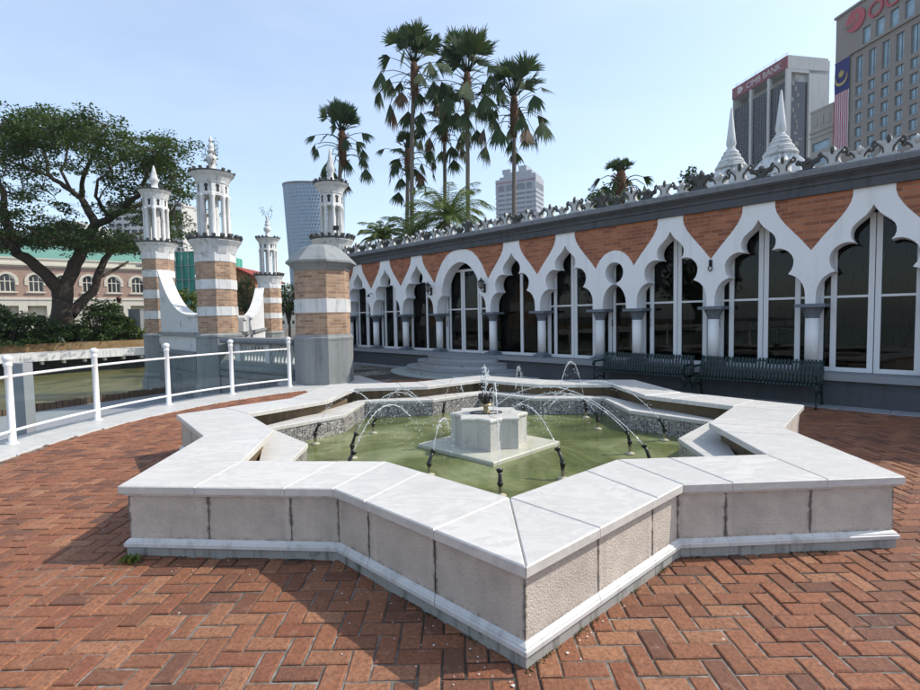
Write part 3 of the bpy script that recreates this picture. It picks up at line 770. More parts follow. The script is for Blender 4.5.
# glazed doors behind the arches
GY = .42
for (a, c, ty) in BAYS:
    m, hw = (a+c)/2, (c-a)/2
    if ty == 'o': st = [(-.80,-.70),(-.60,-.515),(-.085,-.006),(.006,.085),(.515,.60)]
    elif ty == 's': st = [(-.79,-.70),(-.02,.06)] if m < -11 else [(-.02,.07)]
    elif ty == 'r': st = [(-1.04,-.92),(-.86,-.80),(-.35,-.28),(-.26,-.19),(.34,.41),(.43,.50),(.98,1.06)]
    else: st = [(-.36,-.27),(-.24,-.17),(.30,.36)]
    ztop = {'r': 3.06, 'n': 2.9}.get(ty, 3.24)
    xs = sorted(st); d_o = empty('glazed_door', (0,0,0), 0, AR)
    for x0, x1 in st: dr = MB(); dr.box(m+x0, m+x1, GY-.03, GY+.03, .56, ztop); dr.build('stile', M['frame'], d_o)
    cuts = [m-hw+.0] + [v for p in xs for v in (m+p[0], m+p[1])] + [m+hw]
    for i in range(0, len(cuts), 2):
        x0, x1 = cuts[i], cuts[i+1]
        if x1-x0 < .03: continue
        for nm_, dy_, z0_, z1_ in (('bottom_rail',.025,.56,.635),('transom',.02,1.845,1.885),('top_rail',.025,ztop-.07,ztop)):
            if nm_ == 'transom' and ty == 's': continue
            rb = MB(); rb.box(x0, x1, GY-dy_, GY+dy_, z0_, z1_); rb.build(nm_, M['frame'], d_o)
    gl = MB()
    for i in range(0, len(cuts), 2):
        x0, x1 = cuts[i], cuts[i+1]
        if x1-x0 > .03: gl.add([(x0,GY,.60),(x1,GY,.60),(x1,GY,3.55),(x0,GY,3.55)], [(0,1,2,3)])
    gl.build('pane', M['glass'], d_o)
for x in (-3.58, -11.55, -5.93, -5.02):
    hd = MB(); hd.tube([(x,GY-.035,1.36),(x,GY-.085,1.36),(x,GY-.085,1.50),(x,GY-.035,1.50)], .009, 6); hd.build('handle', M['iron'], AR)
# plinth, ledge
b = MB(); b.box(-18.45, 5, .06, 8.0, -.1, .44); b.build('plinth', M['plinth'], AR)
b = MB(); x = -18.45
while x < 5:
    L = 1.64; b.box(x+.003, x+L-.003, -.03, .9, .441, .553); x += L
b.build('ledge', M['ledge'], AR)
# rounded steps in front of the tall round arch
for (ra, rb_, z0, z1) in ((1.98,1.42,.031,.20),(1.66,1.08,.20,.37),(1.36,.74,.37,.525)):
    poly = [(-10.55+ra*cos(t), .06-rb_*sin(t)) for t in [pi+pi*i/36 for i in range(37)]]
    poly = [(-10.55+ra*cos(pi+pi*i/36), .06+rb_*sin(pi+pi*i/36)) for i in range(37)]
    b = MB(); b.prism(poly, z0+.0, z1-.05); so_ = b.build('step', M['rough'], AR)
    b = MB(); b.prism(offset_poly(poly, .025), z1-.0495, z1, 0, .008); b.build('tread', M['ledge'], so_)
# room behind the glass
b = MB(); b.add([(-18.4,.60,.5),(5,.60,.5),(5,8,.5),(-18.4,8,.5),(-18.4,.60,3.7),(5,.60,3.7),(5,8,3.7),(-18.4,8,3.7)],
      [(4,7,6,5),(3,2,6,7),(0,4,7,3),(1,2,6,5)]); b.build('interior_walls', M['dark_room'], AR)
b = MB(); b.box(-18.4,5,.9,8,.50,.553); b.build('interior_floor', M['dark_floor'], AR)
b = MB()
for x in range(-17, 5, 2):
    for y in (3.0, 5.6): b.lathe([(.16,.553),(.13,.7),(.13,2.2),(.2,2.4),(.2,3.7)], 12, (x+.4,y,0))
b.build('interior_columns', M['carpet'], AR)
# cornice and roof
b = MB()
def cprof(b, prof, x0, x1, mi=0):
    n = len(prof); vs = [(x0,y,z) for y,z in prof]+[(x1,y,z) for y,z in prof]
    b.add(vs, [(i,(i+1)%n,n+(i+1)%n,n+i) for i in range(n)]+[tuple(range(n))[::-1], tuple(range(n,2*n))], mi)
cprof(b, [(.36,3.60),(-.05,3.60),(-.05,3.74),(-.075,3.755),(-.075,3.80),(-.11,3.84),(-.16,3.875),(-.16,3.90),(.36,3.90)], -18.5, 5)
b.build('cornice', M['cornice'], AR)
b = MB(); x = -18.6; rr = random.Random(2)
while x < 5:
    L = rr.choice((1.2,1.5,1.8)); cprof(b, [(.5,3.902),(-.185,3.902),(-.19,3.985),(-.17,4.01),(.5,4.02)], x+.002, x+L-.002); x += L
b.build('cornice_edge', M['cornice_top'], AR)
b = MB(); b.box(-18.5, 5, .36, 8.2, 3.72, 3.98); b.build('roof', M['plinth'], AR)
b = MB(); b.box(-18.5, 5, 7.8, 8.0, .0, 3.72); b.build('back_wall', M['white_old'], AR)
b = MB(); b.box(-18.45, -18.25, .36, 7.8, .553, 3.6); b.build('end_wall', M['white_old'], AR)
b = MB(); b.box(4.7, 5, .36, 7.8, .553, 3.6); b.build('end_wall', M['white_old'], AR)
# parapet palmettes: large ones with curled volutes, small bowl-like ones between
def palmette(mat, name, big):
    b = MB()
    if big:
        h = [(0,.335),(.022,.325),(.035,.29),(.03,.262),(.075,.25),(.12,.265),(.155,.255),(.165,.225),(.145,.195),(.105,.175),(.088,.13),(.095,.08),(.125,.035),(.17,0)]
    else:
        h = [(0,.22),(.035,.21),(.045,.17),(.085,.165),(.12,.185),(.155,.165),(.165,.13),(.14,.115),(.10,.10),(.075,.06),(.08,0)]
    poly = [(-x,z) for x,z in h[::-1]]+h[1:]
    b.wallprism(poly[::-1], -.045, .05)
    # curled scrolls and a raised rib give it depth
    vx, vz, vr = (.165,.215,.044) if big else (.13,.14,.036)
    for s in (-1,1):
        pts = []
        for i in range(15):
            a = pi*.5+i*.42; r = vr*(1.25-i*.07); pts.append((s*(vx-r*cos(a)*1.0), -.02-.004*i, vz+r*sin(a)))
        b.tube(pts, [.026-.0010*i for i in range(15)], 7, 1)
        b.tube([(s*.06,-.04,.05),(s*.07,-.055,vz*.6),(s*vx*.8,-.065,vz*.95),(s*vx,-.05,vz*1.1)], [.01,.014,.016,.012], 6, 1)
    b.tube([(0,-.04,(.2 if big else .1)),(0,-.055,(.27 if big else .16)),(0,-.04,(.32 if big else .20)),(0,-.01,(.355 if big else .235))], [.015,.032,.028,.008], 8, 1 if big else 0)
    b.box(-.15,.15,-.07,.09,-.005,.02)
    return b.build(name, [mat, M['antefix_dark']], AR)
big0 = palmette(M['antefix'], 'antefix', True); sm0 = palmette(M['antefix_dark'], 'small_antefix', False)
big1 = copy_part(big0, AR); big1.data = big1.data.copy(); big1.data.materials[0] = M['antefix_dark']; sm1 = copy_part(sm0, AR); sm1.data = sm1.data.copy(); sm1.data.materials[0] = M['antefix']
first = {'b': True, 's': True, 'B': True, 'S': True}; rr = random.Random(4)
for i in range(-8, 50):
    x = -1.0-.352*i
    if x < -18.2 or x > 1.9: continue
    bigq = i % 2 == 0; dark = rr.random() < (.12 if bigq else .6)
    src = (big1 if dark else big0) if bigq else (sm0 if dark else sm1)
    key = id(src)
    o = src if key not in first else copy_part(src, AR)
    first[key] = 1
    o.location = (x, -.08, 4.015); o.rotation_euler = (rr.gauss(0,.03), rr.gauss(0,.03), rr.gauss(0,.10)); s_ = rr.uniform(.92,1.08); o.scale = (s_,s_,s_)
# roof spires
def spire(s, dd, zb, sc_, name='spire'):
    b = MB(); nf = 20
    prof = [(.66,0),(.62,.10),(.53,.22),(.44,.32),(.35,.43),(.30,.50)]
    vs = []; fs = []
    for k, (r, z) in enumerate(prof):
        for i in range(nf*2):
            a = 2*pi*i/(nf*2); q = r*(1.10 if i % 2 else .94); vs.append((q*cos(a), q*sin(a), z))
    n2 = nf*2
    for k in range(len(prof)-1):
        for i in range(n2): fs.append((k*n2+i, k*n2+(i+1)%n2, (k+1)*n2+(i+1)%n2, (k+1)*n2+i))
    b.add(vs, fs)
    b.lathe([(.62,-.12),(.66,-.06),(.64,0),(.56,.03)], 24)
    for i in range(nf):
        a = 2*pi*i/nf; b.lathe([(0,-.01),(.05,.01),(.04,.06),(0,.11)], 6, (.60*cos(a),.60*sin(a),0))
    def ring(r, z, h): b.lathe([(r*.86,z),(r,z+h*.2),(r*1.02,z+h*.5),(r*.97,z+h*.8),(r*.82,z+h)], 22)
    ring(.345,.50,.10); ring(.30,.59,.06); ring(.27,.64,.09); ring(.23,.72,.05); ring(.21,.765,.08); ring(.165,.835,.10); ring(.11,.925,.07)
    b.lathe([(.085,.98),(.075,1.0),(.098,1.06),(.11,1.12),(.098,1.2),(.02,1.93),(0,1.97)], 14)
    for i in range(len(b.v)): b.v[i] = (b.v[i][0]*sc_, b.v[i][1]*sc_, b.v[i][2]*sc_)
    return b.build(name, M['white_old'], AR, (s, dd-WALL, zb))
spire(-3.07, 13.0, 4.52, .98); spire(-4.07, 13.0, 4.46, .97)
b = MB(); b.lathe([(.07,0),(.09,.05),(.06,.10),(.085,.17),(.09,.22),(.05,.28),(.06,.33),(.03,.39),(.0,.5)], 14); b.build('finial', M['white_old'], AR, (-1.83, .55, 3.98))
b = MB(); b.box(-4.8,-2.3,1.7,3.4,3.98,4.40); b.build('spire_base', M['white_old'], AR)

# wall lanterns
def lantern(s, z, label):
    p = U*s+N*WALL
    t = thing('wall_lantern', label, 'lantern', (p.x, p.y, z), TH, 'lanterns on the arcade front')
    b = MB(); b.box(-.04,.04,-.02,-.001,-.12,.12); b.tube([(0,-.01,-.06),(0,-.08,-.11),(0,-.15,-.06),(0,-.15,-.02)], .013, 6); b.build('bracket', M['iron'], t)
    b = MB(); b.lathe([(.03,-.02),(.055,0),(.06,.012)], 8, (0,-.15,0), 0, False); b.lathe([(.10,.17),(.085,.19),(.03,.25),(.012,.26),(.014,.29),(0,.31)], 8, (0,-.15,0), 0, False)
    for i in range(4):
        a = pi/4+pi/2*i; b.tube([(.06*cos(a),-.15+.06*sin(a),.01),(.09*cos(a),-.15+.09*sin(a),.175)], .008, 4)
    b.build('cage', M['iron'], t)
    b = MB(); b.lathe([(.048,.012),(.078,.17)], 8, (0,-.15,0), 0, False); b.build('lamp_glass', M['lampglass'], t)
lantern(-11.86, 2.44, 'black carriage lantern on the pier left of the tall round arch')
lantern(-9.62, 2.42, 'black carriage lantern on the pier right of the tall round arch')
p = U*-15.0+N*WALL
b = MB(); b.tube([(0,0,0),(0,-.10,.02),(0,-.16,0),(0,-.17,-.05)], .012, 6); b.lathe([(.05,-.1),(.05,-.05),(.02,-.03)], 8, (0,-.17,0))
tag(b.build('wall_lamp', M['iron'], None, (p.x,p.y,2.50), TH), 'small black wall lamp on the leftmost piers of the arcade', 'lamp')
p = U*-3.64+N*WALL
b = MB(); b.box(-.03,.03,-.015,-.001,-.03,.10); b.tube([(.035*cos(t),-.03,-.07+.05*sin(t)) for t in [2*pi*i/16 for i in range(17)]], .010, 6); b.tube([(0,-.005,.07),(0,-.05,.06),(0,-.04,-.02)], .012, 6)
tag(b.build('wall_hook', M['iron'], None, (p.x,p.y,2.56), TH), 'small iron ring hook on the white pier above the bench gap', 'hook')

# ------------------------------------------------------------------ benches
def bench(s_mid, L, label):
    p = U*s_mid+N*10.43
    t = thing('park_bench', label, 'bench', (p.x, p.y, 0), TH, 'slatted benches against the arcade plinth')
    # side profile (y towards the wall, z up): seat curve then back
    prof = [(-.44,.375),(-.425,.40),(-.38,.41),(-.28,.40),(-.18,.385),(-.10,.38),(-.055,.40),(-.03,.45),(-.005,.54),(.025,.65),(.05,.73),(.068,.765),(.085,.775)]
    n = int(L/.0575)
    sb = MB()
    for i in range(n):
        x = -L/2+.04+(L-.08)*i/(n-1)
        vs = []; fs = []
        for (y, z), (y2, z2) in zip(prof, prof[1:]+[(prof[-1][0]+.02, prof[-1][1]-.002)]):
            d = Vector((y2-y, z2-z)).normalized(); nn = Vector((d.y, -d.x))*.006
            for dx, sg in ((-.019,1),(.019,1),(.019,-1),(-.019,-1)): vs.append((x+dx, y+nn.x*sg, z+nn.y*sg))
        m = len(prof)
        for k in range(m-1):
            for j in range(4): fs.append((4*k+j, 4*k+(j+1)%4, 4*k+4+(j+1)%4, 4*k+4+j))
        fs += [(3,2,1,0), (4*m-4,4*m-3,4*m-2,4*m-1)]; sb.add(vs, fs)
    sb.build('slats', M['bench'], t)
    for (y, z) in ((-.40,.392),(-.10,.368),(.0,.52),(.065,.742)):
        b = MB(); b.tube([(-L/2,y+.014,z-.012),(L/2,y+.014,z-.012)], .016, 8); b.build('rail', M['bench'], t)
    for x in (-L/2, L/2):
        b = MB()
        b.tube([(x,-.44,.40),(x,-.43,.30),(x,-.40,.16),(x,-.42,.05),(x,-.46,.012)], [.022,.022,.018,.018,.024], 8)
        b.tube([(x,.10,.78),(x,.04,.66),(x,-.01,.50),(x,-.03,.40),(x,.0,.25),(x,.02,.12),(x,.06,.012)], [.018,.022,.022,.024,.02,.018,.024], 8)
        b.tube([(x,-.45,.385),(x,-.25,.385),(x,-.05,.375)], .02, 8)
        b.tube([(x,-.40,.18),(x,-.2,.27),(x,.0,.20)], .013, 8)
        b.build('leg_frame', M['bench'], t)
        b = MB(); b.tube([(x,.02,.60),(x,-.10,.605),(x,-.30,.60),(x,-.43,.595),(x,-.475,.57),(x,-.475,.53),(x,-.44,.52),(x,-.425,.545)], [.018,.02,.022,.022,.02,.018,.016,.014], 8)
        b.tube([(x,-.40,.59),(x,-.41,.5),(x,-.42,.40)], .016, 8); b.build('armrest', M['bench'], t)
bench(-4.92, 1.95, 'dark green slatted metal bench left of the other, by the narrow arch')
bench(-2.78, 1.98, 'right one of two dark green slatted benches, in front of the wider arches')

# ------------------------------------------------------------------ gate piers and lantern turrets
R8 = pi/8
def octa(b, r0, z0, r1, z1, mi=0):
    b.lathe([(r0,z0),(r1,z1)], 8, (0,0,0), mi, False, R8)
def lantern_tower(name, label, pos, D, ys, group=None, rv_=1.0, base_to=-1.6, plants=0):
    """ys: measured picture rows -> real heights at distance D; half widths likewise"""
    px = ys['x']
    Z = lambda y: spot(px, y, D).z
    k = mpp(D)*.985/sqrt(1+((px-460)/FPX)**2)
    t = thing(name, label, 'tower', (pos.x, pos.y, 0), 0, group)
    # base
    zb = Z(ys['base'])
    b = MB(); rb = ys['hwb']*k; rs = ys['hws']*k
    octa(b, rb*1.03, base_to, rb, zb-.16)
    b.lathe([(rb,zb-.16),(rb*1.04,zb-.12),(rb*1.04,zb-.06),(rs*1.08,zb)], 8, (0,0,0), 0, False, R8)
    b.lathe([(rb*1.18,base_to),(rb*1.18,-.75),(rb*1.10,-.62),(rb*1.12,-.5),(rb*1.02,-.4)], 8, (0,0,0), 0, False, R8); b.build('base', M['greybase'], t)
    bands = ys['bands']      # list of (y_top, y_bottom, kind)
    sh = MB(); bdm = MB()
    for yt, yb, kd in bands:
        if kd == 'b': sh.lathe([(rs,Z(yb)),(rs,Z(yt))], 8, (0,0,0), 0, False, R8)
        else: bdm.lathe([(rs,Z(yb)+.001),(rs+.018,Z(yb)+.004),(rs+.018,Z(yt)-.004),(rs,Z(yt)-.001)], 8, (0,0,0), 0, False, R8)
    sh.build('brick_shaft', M['brick'], t); bdm.build('white_bands', M['white_old'], t)
    def cornice(yb, yt, r0, r1, nm, nmer, mer):
        b = MB(); z0, z1 = Z(yb), Z(yt); h = z1-z0
        b.lathe([(r0,z0),(r0*1.02,z0+h*.08),(r0*1.02+(r1-r0)*.15,z0+h*.25),(r0+(r1-r0)*.45,z0+h*.5),(r0+(r1-r0)*.85,z0+h*.74),(r1,z0+h*.82),(r1,z0+h*.94),(r1*.96,z1)], 16, (0,0,0), 0, False, R8/2)
        b.lathe([(r1*.97,z1-.005),(r1*.97,z1+.01),(0,z1+.02)], 16, (0,0,0), 0, False, R8/2)
        o = b.build(nm, M['white_old'], t)
        b = MB(); b.lathe([(r1*.98,z0+h*.86),(r1*1.012,z0+h*.87),(r1*1.012,z1+.012),(r1*.8,z1+.022)], 16, (0,0,0), 0, False, R8/2); b.build('mossy_rim', M['antefix_dark'], o)
        rq = random.Random(len(nm)+nmer); mp = []
        for i in range(nmer):
            a = 2*pi*i/nmer+.1
            if rq.random() < .08: continue
            m = MB(); s = mer*rq.uniform(.85,1.1)
            m.box(-s*.32,s*.32,-s*.55,s*.25,0,s*.55); m.box(-s*.4,s*.4,-s*.75,-s*.1,s*.35,s*.85)
            if len(mp) < 3: mo = m.build('merlon', M['antefix_dark'], o); mp.append(mo)
            else: mo = copy_part(rq.choice(mp), o)
            mo.location = (r1*.93*cos(a), r1*.93*sin(a), z1-.01); mo.rotation_euler.z = a+pi/2
    cornice(ys['c1b'], ys['c1t'], rs*1.0, ys['hwc1']*k*.98, 'lower_cornice', 20, ys['mer']*k)
    rl_ = ys['hwl']*k*.93
    # lantern stage
    zf, zc, zt = Z(ys['c1t']), Z(ys['col_t']), Z(ys['c2b'])
    b = MB(); b.lathe([(rl_*1.1,zf),(rl_*1.1,zf+.06),(rl_*.5,zf+.08)], 8, (0,0,0), 0, False, R8); b.lathe([(rl_*.34,zf),(rl_*.34,zc)], 8, (0,0,0), 0, False, R8); b.build('lantern_floor', M['white_old'], t)
    for i in range(8):
        a = R8+i*pi/4; c = (rl_*.90*cos(a), rl_*.90*sin(a), 0); q = rl_*.155
        b = MB(); b.lathe([(q*1.3,zf+.05),(q*1.3,zf+.10),(q,zf+.14),(q*.92,zc-.14),(q*1.25,zc-.06),(q*1.35,zc)], 12, c); b.build('column', M['white_old'], t)
    b = MB(); h = zt-zc
    b.lathe([(rl_*.7,zc-.02),(rl_*1.08,zc-.02),(rl_*1.08,zc+.04),(rl_*1.0,zc+.06),(rl_*1.0,zt-.04),(rl_*1.06,zt-.03),(rl_*1.06,zt)], 8, (0,0,0), 0, False, R8); fz = b.build('frieze', M['white_old'], t)
    b = MB(); r = rl_*cos(R8)
    for i in range(8):
        a = i*pi/4; m = MB()
        pts = [(.045*cos(q), .012+.05*sin(q)+h*.12) for q in [-.9+ (pi+1.8)*j/14 for j in range(15)]]
        pts = [(.03,-h*.22)]+pts+[(-.03,-h*.22)]
        sc_ = h/.42; pts = [(x*sc_*1.45, z*1.2) for x, z in pts]
        m.wallprism(pts[::-1], -.004, .02); m.xf(Matrix.Translation((r*cos(a)*1.0, r*sin(a)*1.0, (zc+zt)/2)) @ Matrix.Rotation(a+pi/2,4,'Z')); b.add(m.v, m.f)
    b.build('keyholes', M['iron'], fz)
    cornice(ys['c2b'], ys['c2t'], rl_*1.02, ys['hwc2']*k*.98, 'upper_cornice', 18, ys['mer']*k*.8)
    # finial
    z0, z1 = Z(ys['c2t']), Z(ys['tip']); H_ = z1-z0; q = ys['hwf']*k
    b = MB()
    if ys.get('cone'):
        b.lathe([(q*1.5,z0),(q*1.5,z0+H_*.1),(q*.95,z0+H_*.13),(q*.85,z0+H_*.2),(q*.8,z0+H_*.28),(q*1.12,z0+H_*.36),(q*1.2,z0+H_*.43),(q*.9,z0+H_*.52),(q*.45,z0+H_*.8),(q*.2,z0+H_*.95),(0,z1)], 16)
    else:
        b.lathe([(q*1.5,z0),(q*1.5,z0+H_*.08),(q*.9,z0+H_*.10),(q*.75,z0+H_*.20),(q*.7,z0+H_*.25),(q*1.15,z0+H_*.31),(q*1.3,z0+H_*.38),(q*1.2,z0+H_*.44),(q*.7,z0+H_*.50),(q*.5,z0+H_*.53),(q*.95,z0+H_*.56),(q*.95,z0+H_*.585),(q*.5,z0+H_*.61),(q*.7,z0+H_*.67),(q*.72,z0+H_*.71),(q*.4,z0+H_*.76),(q*.3,z0+H_*.80),(q*.5,z0+H_*.83),(q*.42,z0+H_*.88),(q*.15,z0+H_*.93),(0,z1)], 16)
    b.build('finial', M['white_old'], t)
    return t, Z, k
YA = dict(x=216, base=333, hwb=23.5, hws=20.5, bands=[(254,263,'w'),(263,280.4,'b'),(280.4,290,'w'),(290,307,'b'),(307,316,'w'),(316,333,'b')],
          c1b=255, c1t=240, hwc1=28, hwl=17.3, col_t=197, c2b=184, c2t=174, hwc2=23, mer=5.0, tip=134.5, hwf=4.6)
YB = dict(x=160, base=333, hwb=18.5, hws=16.5, bands=[(252,260,'w'),(260,271,'b'),(271,278,'w'),(278,290.5,'b'),(290.5,299,'w'),(299,311,'b'),(311,319,'w'),(319,333,'b')],
          c1b=253, c1t=243, hwc1=22, hwl=13.6, col_t=209, c2b=199, c2t=191, hwc2=17.3, mer=3.8, tip=165, hwf=4.2, cone=1)
YC = dict(x=270, base=331, hwb=13.5, hws=11.7, bands=[(283,288.7,'w'),(288.7,298,'b'),(298,303.4,'w'),(303.4,313,'b'),(313,318.5,'w'),(318.5,331,'b')],
          c1b=284, c1t=275.5, hwc1=15, hwl=9.4, col_t=250.5, c2b=244.5, c2t=238.5, hwc2=12.3, mer=3.0, tip=214.5, hwf=3)
YD = dict(x=334.5, base=333, hwb=19, hws=16, bands=[(252,262,'w'),(262,280,'b'),(280,290,'w'),(290,333,'b')],
          c1b=253, c1t=239, hwc1=22, hwl=12.3, col_t=207, c2b=194, c2t=184, hwc2=17.3, mer=4.2, tip=147, hwf=3.6, cone=1)
tA, ZA, kA = lantern_tower('gate_tower', 'largest striped brick tower, small plants sprouting from its white urn finial, behind the curved railing', TA, 16.6, YA, 'striped brick towers with white column lanterns')
tB, ZB, kB = lantern_tower('gate_tower', 'striped brick tower with a plain white bulb finial, in front of the big rain tree', TB, 21.0, YB, 'striped brick towers with white column lanterns')
tC, ZC, kC = lantern_tower('gate_tower', 'smallest and farthest striped brick tower, a bent plant on its finial, beside the glass skyscraper', TC, 28.0, YC, 'striped brick towers with white column lanterns')
tD, ZD, kD = lantern_tower('gate_tower', 'white lantern turret with pointed cone finial rising behind the grey capped brick kiosk', TD, 19.5, YD, 'striped brick towers with white column lanterns', 1, 0)
def sprig(t, Z, yb, yt, k, seed, n, wide):
    rq = random.Random(seed); b = MB(); lf = MB()
    z0, z1 = Z(yb), Z(yt)
    for i in range(n):
        a = rq.uniform(0, 2*pi); r = wide*k*rq.uniform(.4,1); zz = z0+(z1-z0)*rq.uniform(.0,.5); top = min(z1, zz+(z1-z0)*rq.uniform(.3,.6))
        pts = [(.06*cos(a),.06*sin(a),zz),(r*.5*cos(a),r*.5*sin(a),zz+.1),(r*cos(a),r*sin(a),(zz+top)/2),(r*1.1*cos(a),r*1.1*sin(a),top)]
        b.tube(pts, .008, 4)
        for _ in range(10):
            p = Vector(pts[rq.randint(1,3)])+Vector((rq.gauss(0,.06),rq.gauss(0,.06),rq.gauss(0,.07))); s = rq.uniform(.03,.055)
            d = Vector((rq.gauss(0,1),rq.gauss(0,1),rq.gauss(0,.6))).normalized()*s; e = d.orthogonal().normalized()*s*.5
            lf.add([p-d,p+e,p+d,p-e], [(0,1,2,3)])
    st_ = b.build('sprouting_plant', M['bark'], t); lf.build('leaves', M['shrub_leaf'], st_)
sprig(tA, ZA, 168, 138, kA, 3, 9, 9); sprig(tC, ZC, 222, 206, kC, 4, 5, 7)

# grey capped kiosk on the terrace
Zk = lambda y: spot(323.5, y, 13.15).z
kk = mpp(13.15)*.945
ki = thing('brick_kiosk', 'octagonal brick pillar with white band, grey base and flared grey cap, standing on the terrace', 'pillar', (KIOSK.x, KIOSK.y, 0))
b = MB(); rb = 30.8*kk*.99
b.lathe([(rb,.0),(rb,Zk(340)),(rb*1.015,Zk(339)),(rb*1.015,Zk(337)),(rb*.985,Zk(336)),(rb*.965,Zk(334))], 8, (0,0,0), 0, False, R8); b.build('base', M['greybase'], ki)
rs = 28.5*kk*.99; b = MB()
b.lathe([(rs,Zk(336)),(rs,Zk(313))], 8, (0,0,0), 0, False, R8); b.lathe([(rs,Zk(299.5)),(rs,Zk(268))], 8, (0,0,0), 0, False, R8); b.build('brick_shaft', M['brick'], ki)
b = MB(); b.lathe([(rs,Zk(313)),(rs+.02,Zk(312.8)),(rs+.02,Zk(299.7)),(rs,Zk(299.5))], 8, (0,0,0), 0, False, R8); b.build('white_band', M['white_old'], ki)
b = MB(); rc = 37*kk*.98
b.lathe([(rs,Zk(272)),(rs*1.04,Zk(271)),(rs*1.06,Zk(269.5)),(rs*1.1,Zk(268.5)),(rc*.93,Zk(266)),(rc,Zk(264.6)),(rc,Zk(262.6)),(rc*.97,Zk(261.8)),(rs*.98,Zk(255)),(rs*.84,Zk(251.5)),(rs*.76,Zk(249.6)),(rs*.60,Zk(247)),(rs*.35,Zk(245.5)),(0,Zk(245))], 8, (0,0,0), 0, False, R8)
b.build('cap', M['greybase'], ki)

# balustrade from the tower to the kiosk, standing on a rough stone wall
def seg_frame(p, q): d = (Vector(q)-Vector(p)); return d.length, atan2(d.y, d.x)
def balustrade(p, q, label):
    L, a = seg_frame(p, q); t = thing('balustrade', label, 'balustrade', (p[0], p[1], 0), a)
    b = MB(); b.box(0,L,-.25,.25,-1.6,-.05); b.box(0,L,-.30,.30,-.05,.10); b.box(0,L,-.26,.26,.10,.30)
    i = 0
    for r in range(3):
        x = -.4*(r % 2)
        while x < L:
            x0, x1 = max(x+.015,0), min(x+.785,L)
            if x1-x0 > .05: b.box(x0,x1,-.28,.28,-1.6+r*.51,-1.12+r*.51)
            x += .8
    b.build('stone_wall', M['greydark'], t)
    b = MB(); b.tube([(0,-.18,.20),(L,-.18,.20)], .13, 10); b.box(0,L,-.22,.22,.32,.40); b.build('moulding', M['greybase'], t)
    n = int(L/.17); proto = None
    for i in range(n):
        x = (i+.5)*L/n
        if i % 9 == 4:
            b = MB(); b.box(x-.11,x+.11,-.13,.13,.40,.95); b.build('pier', M['white_dirty'], t); continue
        if proto is None:
            b = MB(); b.lathe([(.06,0),(.06,.05),(.035,.07),(.055,.16),(.058,.22),(.035,.34),(.033,.38),(.06,.42),(.06,.48)], 10)
            proto = b.build('baluster', M['white_old'], t, (x,0,.40)); proto.scale.z = 1.15
        else: copy_part(proto, t, (x,0,.40))
    b = MB(); cprof(b, [(.26,.95),(-.26,.95),(-.30,1.0),(-.30,1.06),(-.25,1.12),(.25,1.12),(.30,1.06),(.30,1.0)], 0, L); b.build('top_rail', M['greydark'], t)
balustrade((TA.x+.55,TA.y-.55), (KIOSK.x-.75,KIOSK.y+.55), 'grey topped balustrade with flaking white balusters between the largest tower and the kiosk')
# swept walls
def swept_wall(p, q, zt0, zt1, zmid, label, z0=-1.6, th=.34):
    L, a = seg_frame(p, q); t = thing('swept_wall', label, 'wall', (p[0], p[1], 0), a)
    n = 16; top = [(L*u, zt1+(zt0-zt1)*max(0,1-u*1.05)**2.6) for u in [i/n for i in range(n+1)]]
    b = MB(); b.wallprism([(0,1.26)]+[(L,1.26)]+top[::-1], -th/2, th/2); b.build('parapet', M['white_dirty'], t)
    b = MB(); b.box(0,L,-th/2-.12,th/2+.12,1.14,1.26); b.build('string_course', M['greybase'], t)
    b = MB(); b.box(0,L,-th/2-.03,th/2+.03,.62,1.14); b.build('lower_panel', M['white_dirty'], t)
    b = MB(); vs = []; fs = []
    for i, (x, z) in enumerate(top):
        # thick rounded coping along the curve
        d = Vector((top[min(i+1,n)][0]-top[max(i-1,0)][0], top[min(i+1,n)][1]-top[max(i-1,0)][1])).normalized(); nn = Vector((-d.y, d.x))
        for off, yy in ((.0,-th/2-.05),(.08,-th/2-.05),(.08,th/2+.05),(.0,th/2+.05)): vs.append((x+nn.x*off, yy, z+nn.y*off))
    for i in range(n):
        for j in range(4): fs.append((4*i+j, 4*i+(j+1)%4, 4*i+4+(j+1)%4, 4*i+4+j))
    fs += [(3,2,1,0),(4*n,4*n+1,4*n+2,4*n+3)]; b.add(vs, fs); b.build('curved_coping', M['white_old'], t)
    b = MB(); b.box(0,L,-.32,.32,.48,.62); b.box(0,L,-.26,.26,z0,.48)
    for r in range(4):
        x = -.35*(r % 2)
        while x < L:
            x0, x1 = max(x+.012,0), min(x+.69,L)
            if x1-x0 > .05: b.box(x0,x1,-.285,.285,z0+.02+r*.51,z0+.50+r*.51)
            x += .7
    b.build('stone_footing', M['greydark'], t)
swept_wall((TB.x+.62,TB.y-.75), (TA.x-.75,TA.y+.5), spot(166,272,20.5).z, spot(197,317,17).z, 0, 'dirty white wall sweeping down in a concave curve between the two left towers, nearer side')
swept_wall((TB.x+1.25,TB.y+.9), (TA.x+.2,TA.y+1.5), spot(190,275,21).z, spot(205,318,17).z, 0, 'white wall with concave curved top behind the nearer one, against the green netting')
swept_wall((TC.x-.3,TC.y-.6), (TA.x+.25,TA.y+.9), spot(260,289,27.5).z, spot(240,320,18).z, 0, 'white wall with concave top running from the smallest tower to the largest tower')

